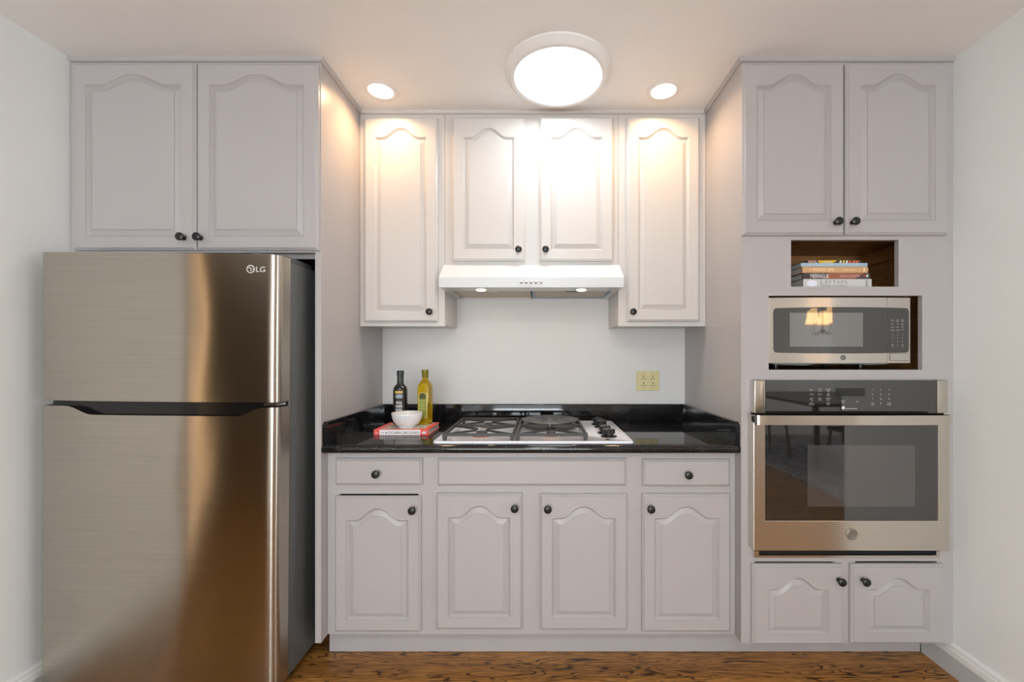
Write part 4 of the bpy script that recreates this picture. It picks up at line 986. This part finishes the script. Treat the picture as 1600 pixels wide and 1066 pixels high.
ob = build('glass_body', bm, M['oil'], obt)
bm = nb(); lathe(bm, [(0.0150, 0.2265), (0.0158, 0.2285), (0.0150, 0.244), (0.0165, 0.247), (0.0160, 0.250), (0.0170, 0.252), (0.0170, 0.262), (0.0155, 0.2655)], c, 'z', 32); build('cap', bm, M['capgreen'], obt)
def face_pt(u, off_): # u along the front face, off_ outwards
    x, y = u, -(0.0292+off_)
    return (c[0]+x*math.cos(ang)-y*math.sin(ang), c[1]+x*math.sin(ang)+y*math.cos(ang))
def flabel(name, m, par, pts, o0, o1):
    bm = nb(); a = [bm.verts.new((*face_pt(u, o0), c[2]+z)) for u, z in pts]; b = [bm.verts.new((*face_pt(u, o1), c[2]+z)) for u, z in pts]
    n = len(pts)
    for i in range(n): bm.faces.new((a[i], a[(i+1) % n], b[(i+1) % n], b[i]))
    bm.faces.new(a[::-1]); bm.faces.new(b); return build(name, bm, m, par, smooth=False)
arc = lambda w_, z0, z1, n=10: [(-w_, z0), (w_, z0)]+[(w_*math.cos(PI*k/n), z1+w_*0.9*math.sin(PI*k/n)) for k in range(n+1)]
lb = flabel('label', flat('cream_border', (226, 212, 150)), ob, arc(0.0205, 0.034, 0.138), 0.0001, 0.0005)
flabel('green_field', flat('olive_label', (122, 132, 48)), lb, arc(0.0185, 0.036, 0.138), 0.0006, 0.0008)
flabel('crest_print', flat('dark_olive_print', (74, 78, 32)), lb, arc(0.0165, 0.126, 0.139), 0.0009, 0.0011)
for i in range(7): flabel('text_line', flat('pale_olive_print', (196, 198, 120)), lb, [(-0.011, 0.046+i*0.0105), (0.011, 0.046+i*0.0105), (0.011, 0.048+i*0.0105), (-0.011, 0.048+i*0.0105)], 0.0009, 0.0011)
flabel('text_line', flat('pale_olive_print', (196, 198, 120)), lb, [(-0.017, 0.117), (0.017, 0.117), (0.017, 0.119), (-0.017, 0.119)], 0.0009, 0.0011)

# ------------------------------------------------------------------ dining area seen in the appliance reflections
tb = thing('dining_table', (3.75, -2.1, 0), 'dark wooden dining table in the dining area behind the camera', 'table')
boxo('tabletop', M['darkwood'], tb, 3.0, 4.5, -2.9, -1.3, 0.715, 0.75, bev=0.006)
for px_ in (3.08, 4.42):
    for py_ in (-2.82, -1.38):
        bm = nb(); tube(bm, [(px_, py_, 0.0165), (px_, py_, 0.714)], [0.022, 0.034], 12); build('leg', bm, M['darkwood'], tb)
def chair(x, y, rz, label):
    t = thing('dining_chair', (x, y, 0.0125), label, 'chair', 'dark dining chairs around the dining table'); 
    boxo('seat', M['darkwood'], t, x-0.22, x+0.22, y-0.22, y+0.22, 0.46, 0.50, bev=0.01)
    for sx in (-0.19, 0.19):
        for sy in (-0.19, 0.19):
            bm = nb(); tube(bm, [(x+sx*1.2, y+sy*1.2, 0.0165), (x+sx, y+sy, 0.459)], [0.010, 0.016], 10); build('leg', bm, M['darkwood'], t)
    bm = nb(); tube(bm, [(x-0.2, y+0.2, 0.50), (x-0.21, y+0.25, 0.72), (x-0.15, y+0.27, 0.92), (x, y+0.28, 0.95), (x+0.15, y+0.27, 0.92), (x+0.21, y+0.25, 0.72), (x+0.2, y+0.2, 0.50)], 0.014, 10)
    for k in (-0.08, 0, 0.08): tube(bm, [(x+k, y+0.2, 0.50), (x+k*1.2, y+0.27, 0.94)], 0.007, 8)
    build('backrest', bm, M['darkwood'], t)
    t.rotation_euler[2] = rz
chair(3.4, -1.15, 0, 'dark wooden dining chair nearest the kitchen, at the table front left'); chair(4.1, -1.15, 0, 'dark wooden dining chair at the table front right')
chair(2.85, -2.1, PI/2, 'dark wooden dining chair at the left end of the table')
tag(boxo('area_rug', M['rug'], None, 2.66, 5.2, -3.3, -0.15, 0.0005, 0.0125), 'grey woven rug with blurred stripes under the dining table', 'rug')
ch = thing('chandelier', (3.57, -2.1, CEIL), 'chandelier with small glowing fabric shades over the dining table', 'chandelier')
bm = nb(); tube(bm, [(3.57, -2.1, CEIL-0.001), (3.57, -2.1, 1.62)], 0.008); lathe(bm, [(0.05, -0.001), (0.05, -0.02), (0.02, -0.03)], (3.57, -2.1, CEIL), 'z', 24); lathe(bm, [(0.01, -0.03), (0.035, 0), (0.01, 0.05)], (3.57, -2.1, 1.6), 'z', 20); build('stem', bm, M['darkwood'], ch)
for k in range(5):
    a = 2*PI*k/5+0.3; c_, s_ = math.cos(a), math.sin(a)
    bm = nb(); tube(bm, [(3.57+r*c_, -2.1+r*s_, z) for r, z in ((0.02, 1.62), (0.12, 1.56), (0.22, 1.57), (0.27, 1.63), (0.27, 1.70))], 0.006, 8); ar = build('arm', bm, M['darkwood'], ch)
    bm = nb(); lathe(bm, [(0.125, 0), (0.09, 0.06), (0.066, 0.17), (0.065, 0.17), (0.089, 0.06), (0.124, 0)], (3.57+0.27*c_, -2.1+0.27*s_, 1.71), 'z', 24, closed=True); build('lamp_shade', bm, M['shade'], ar)
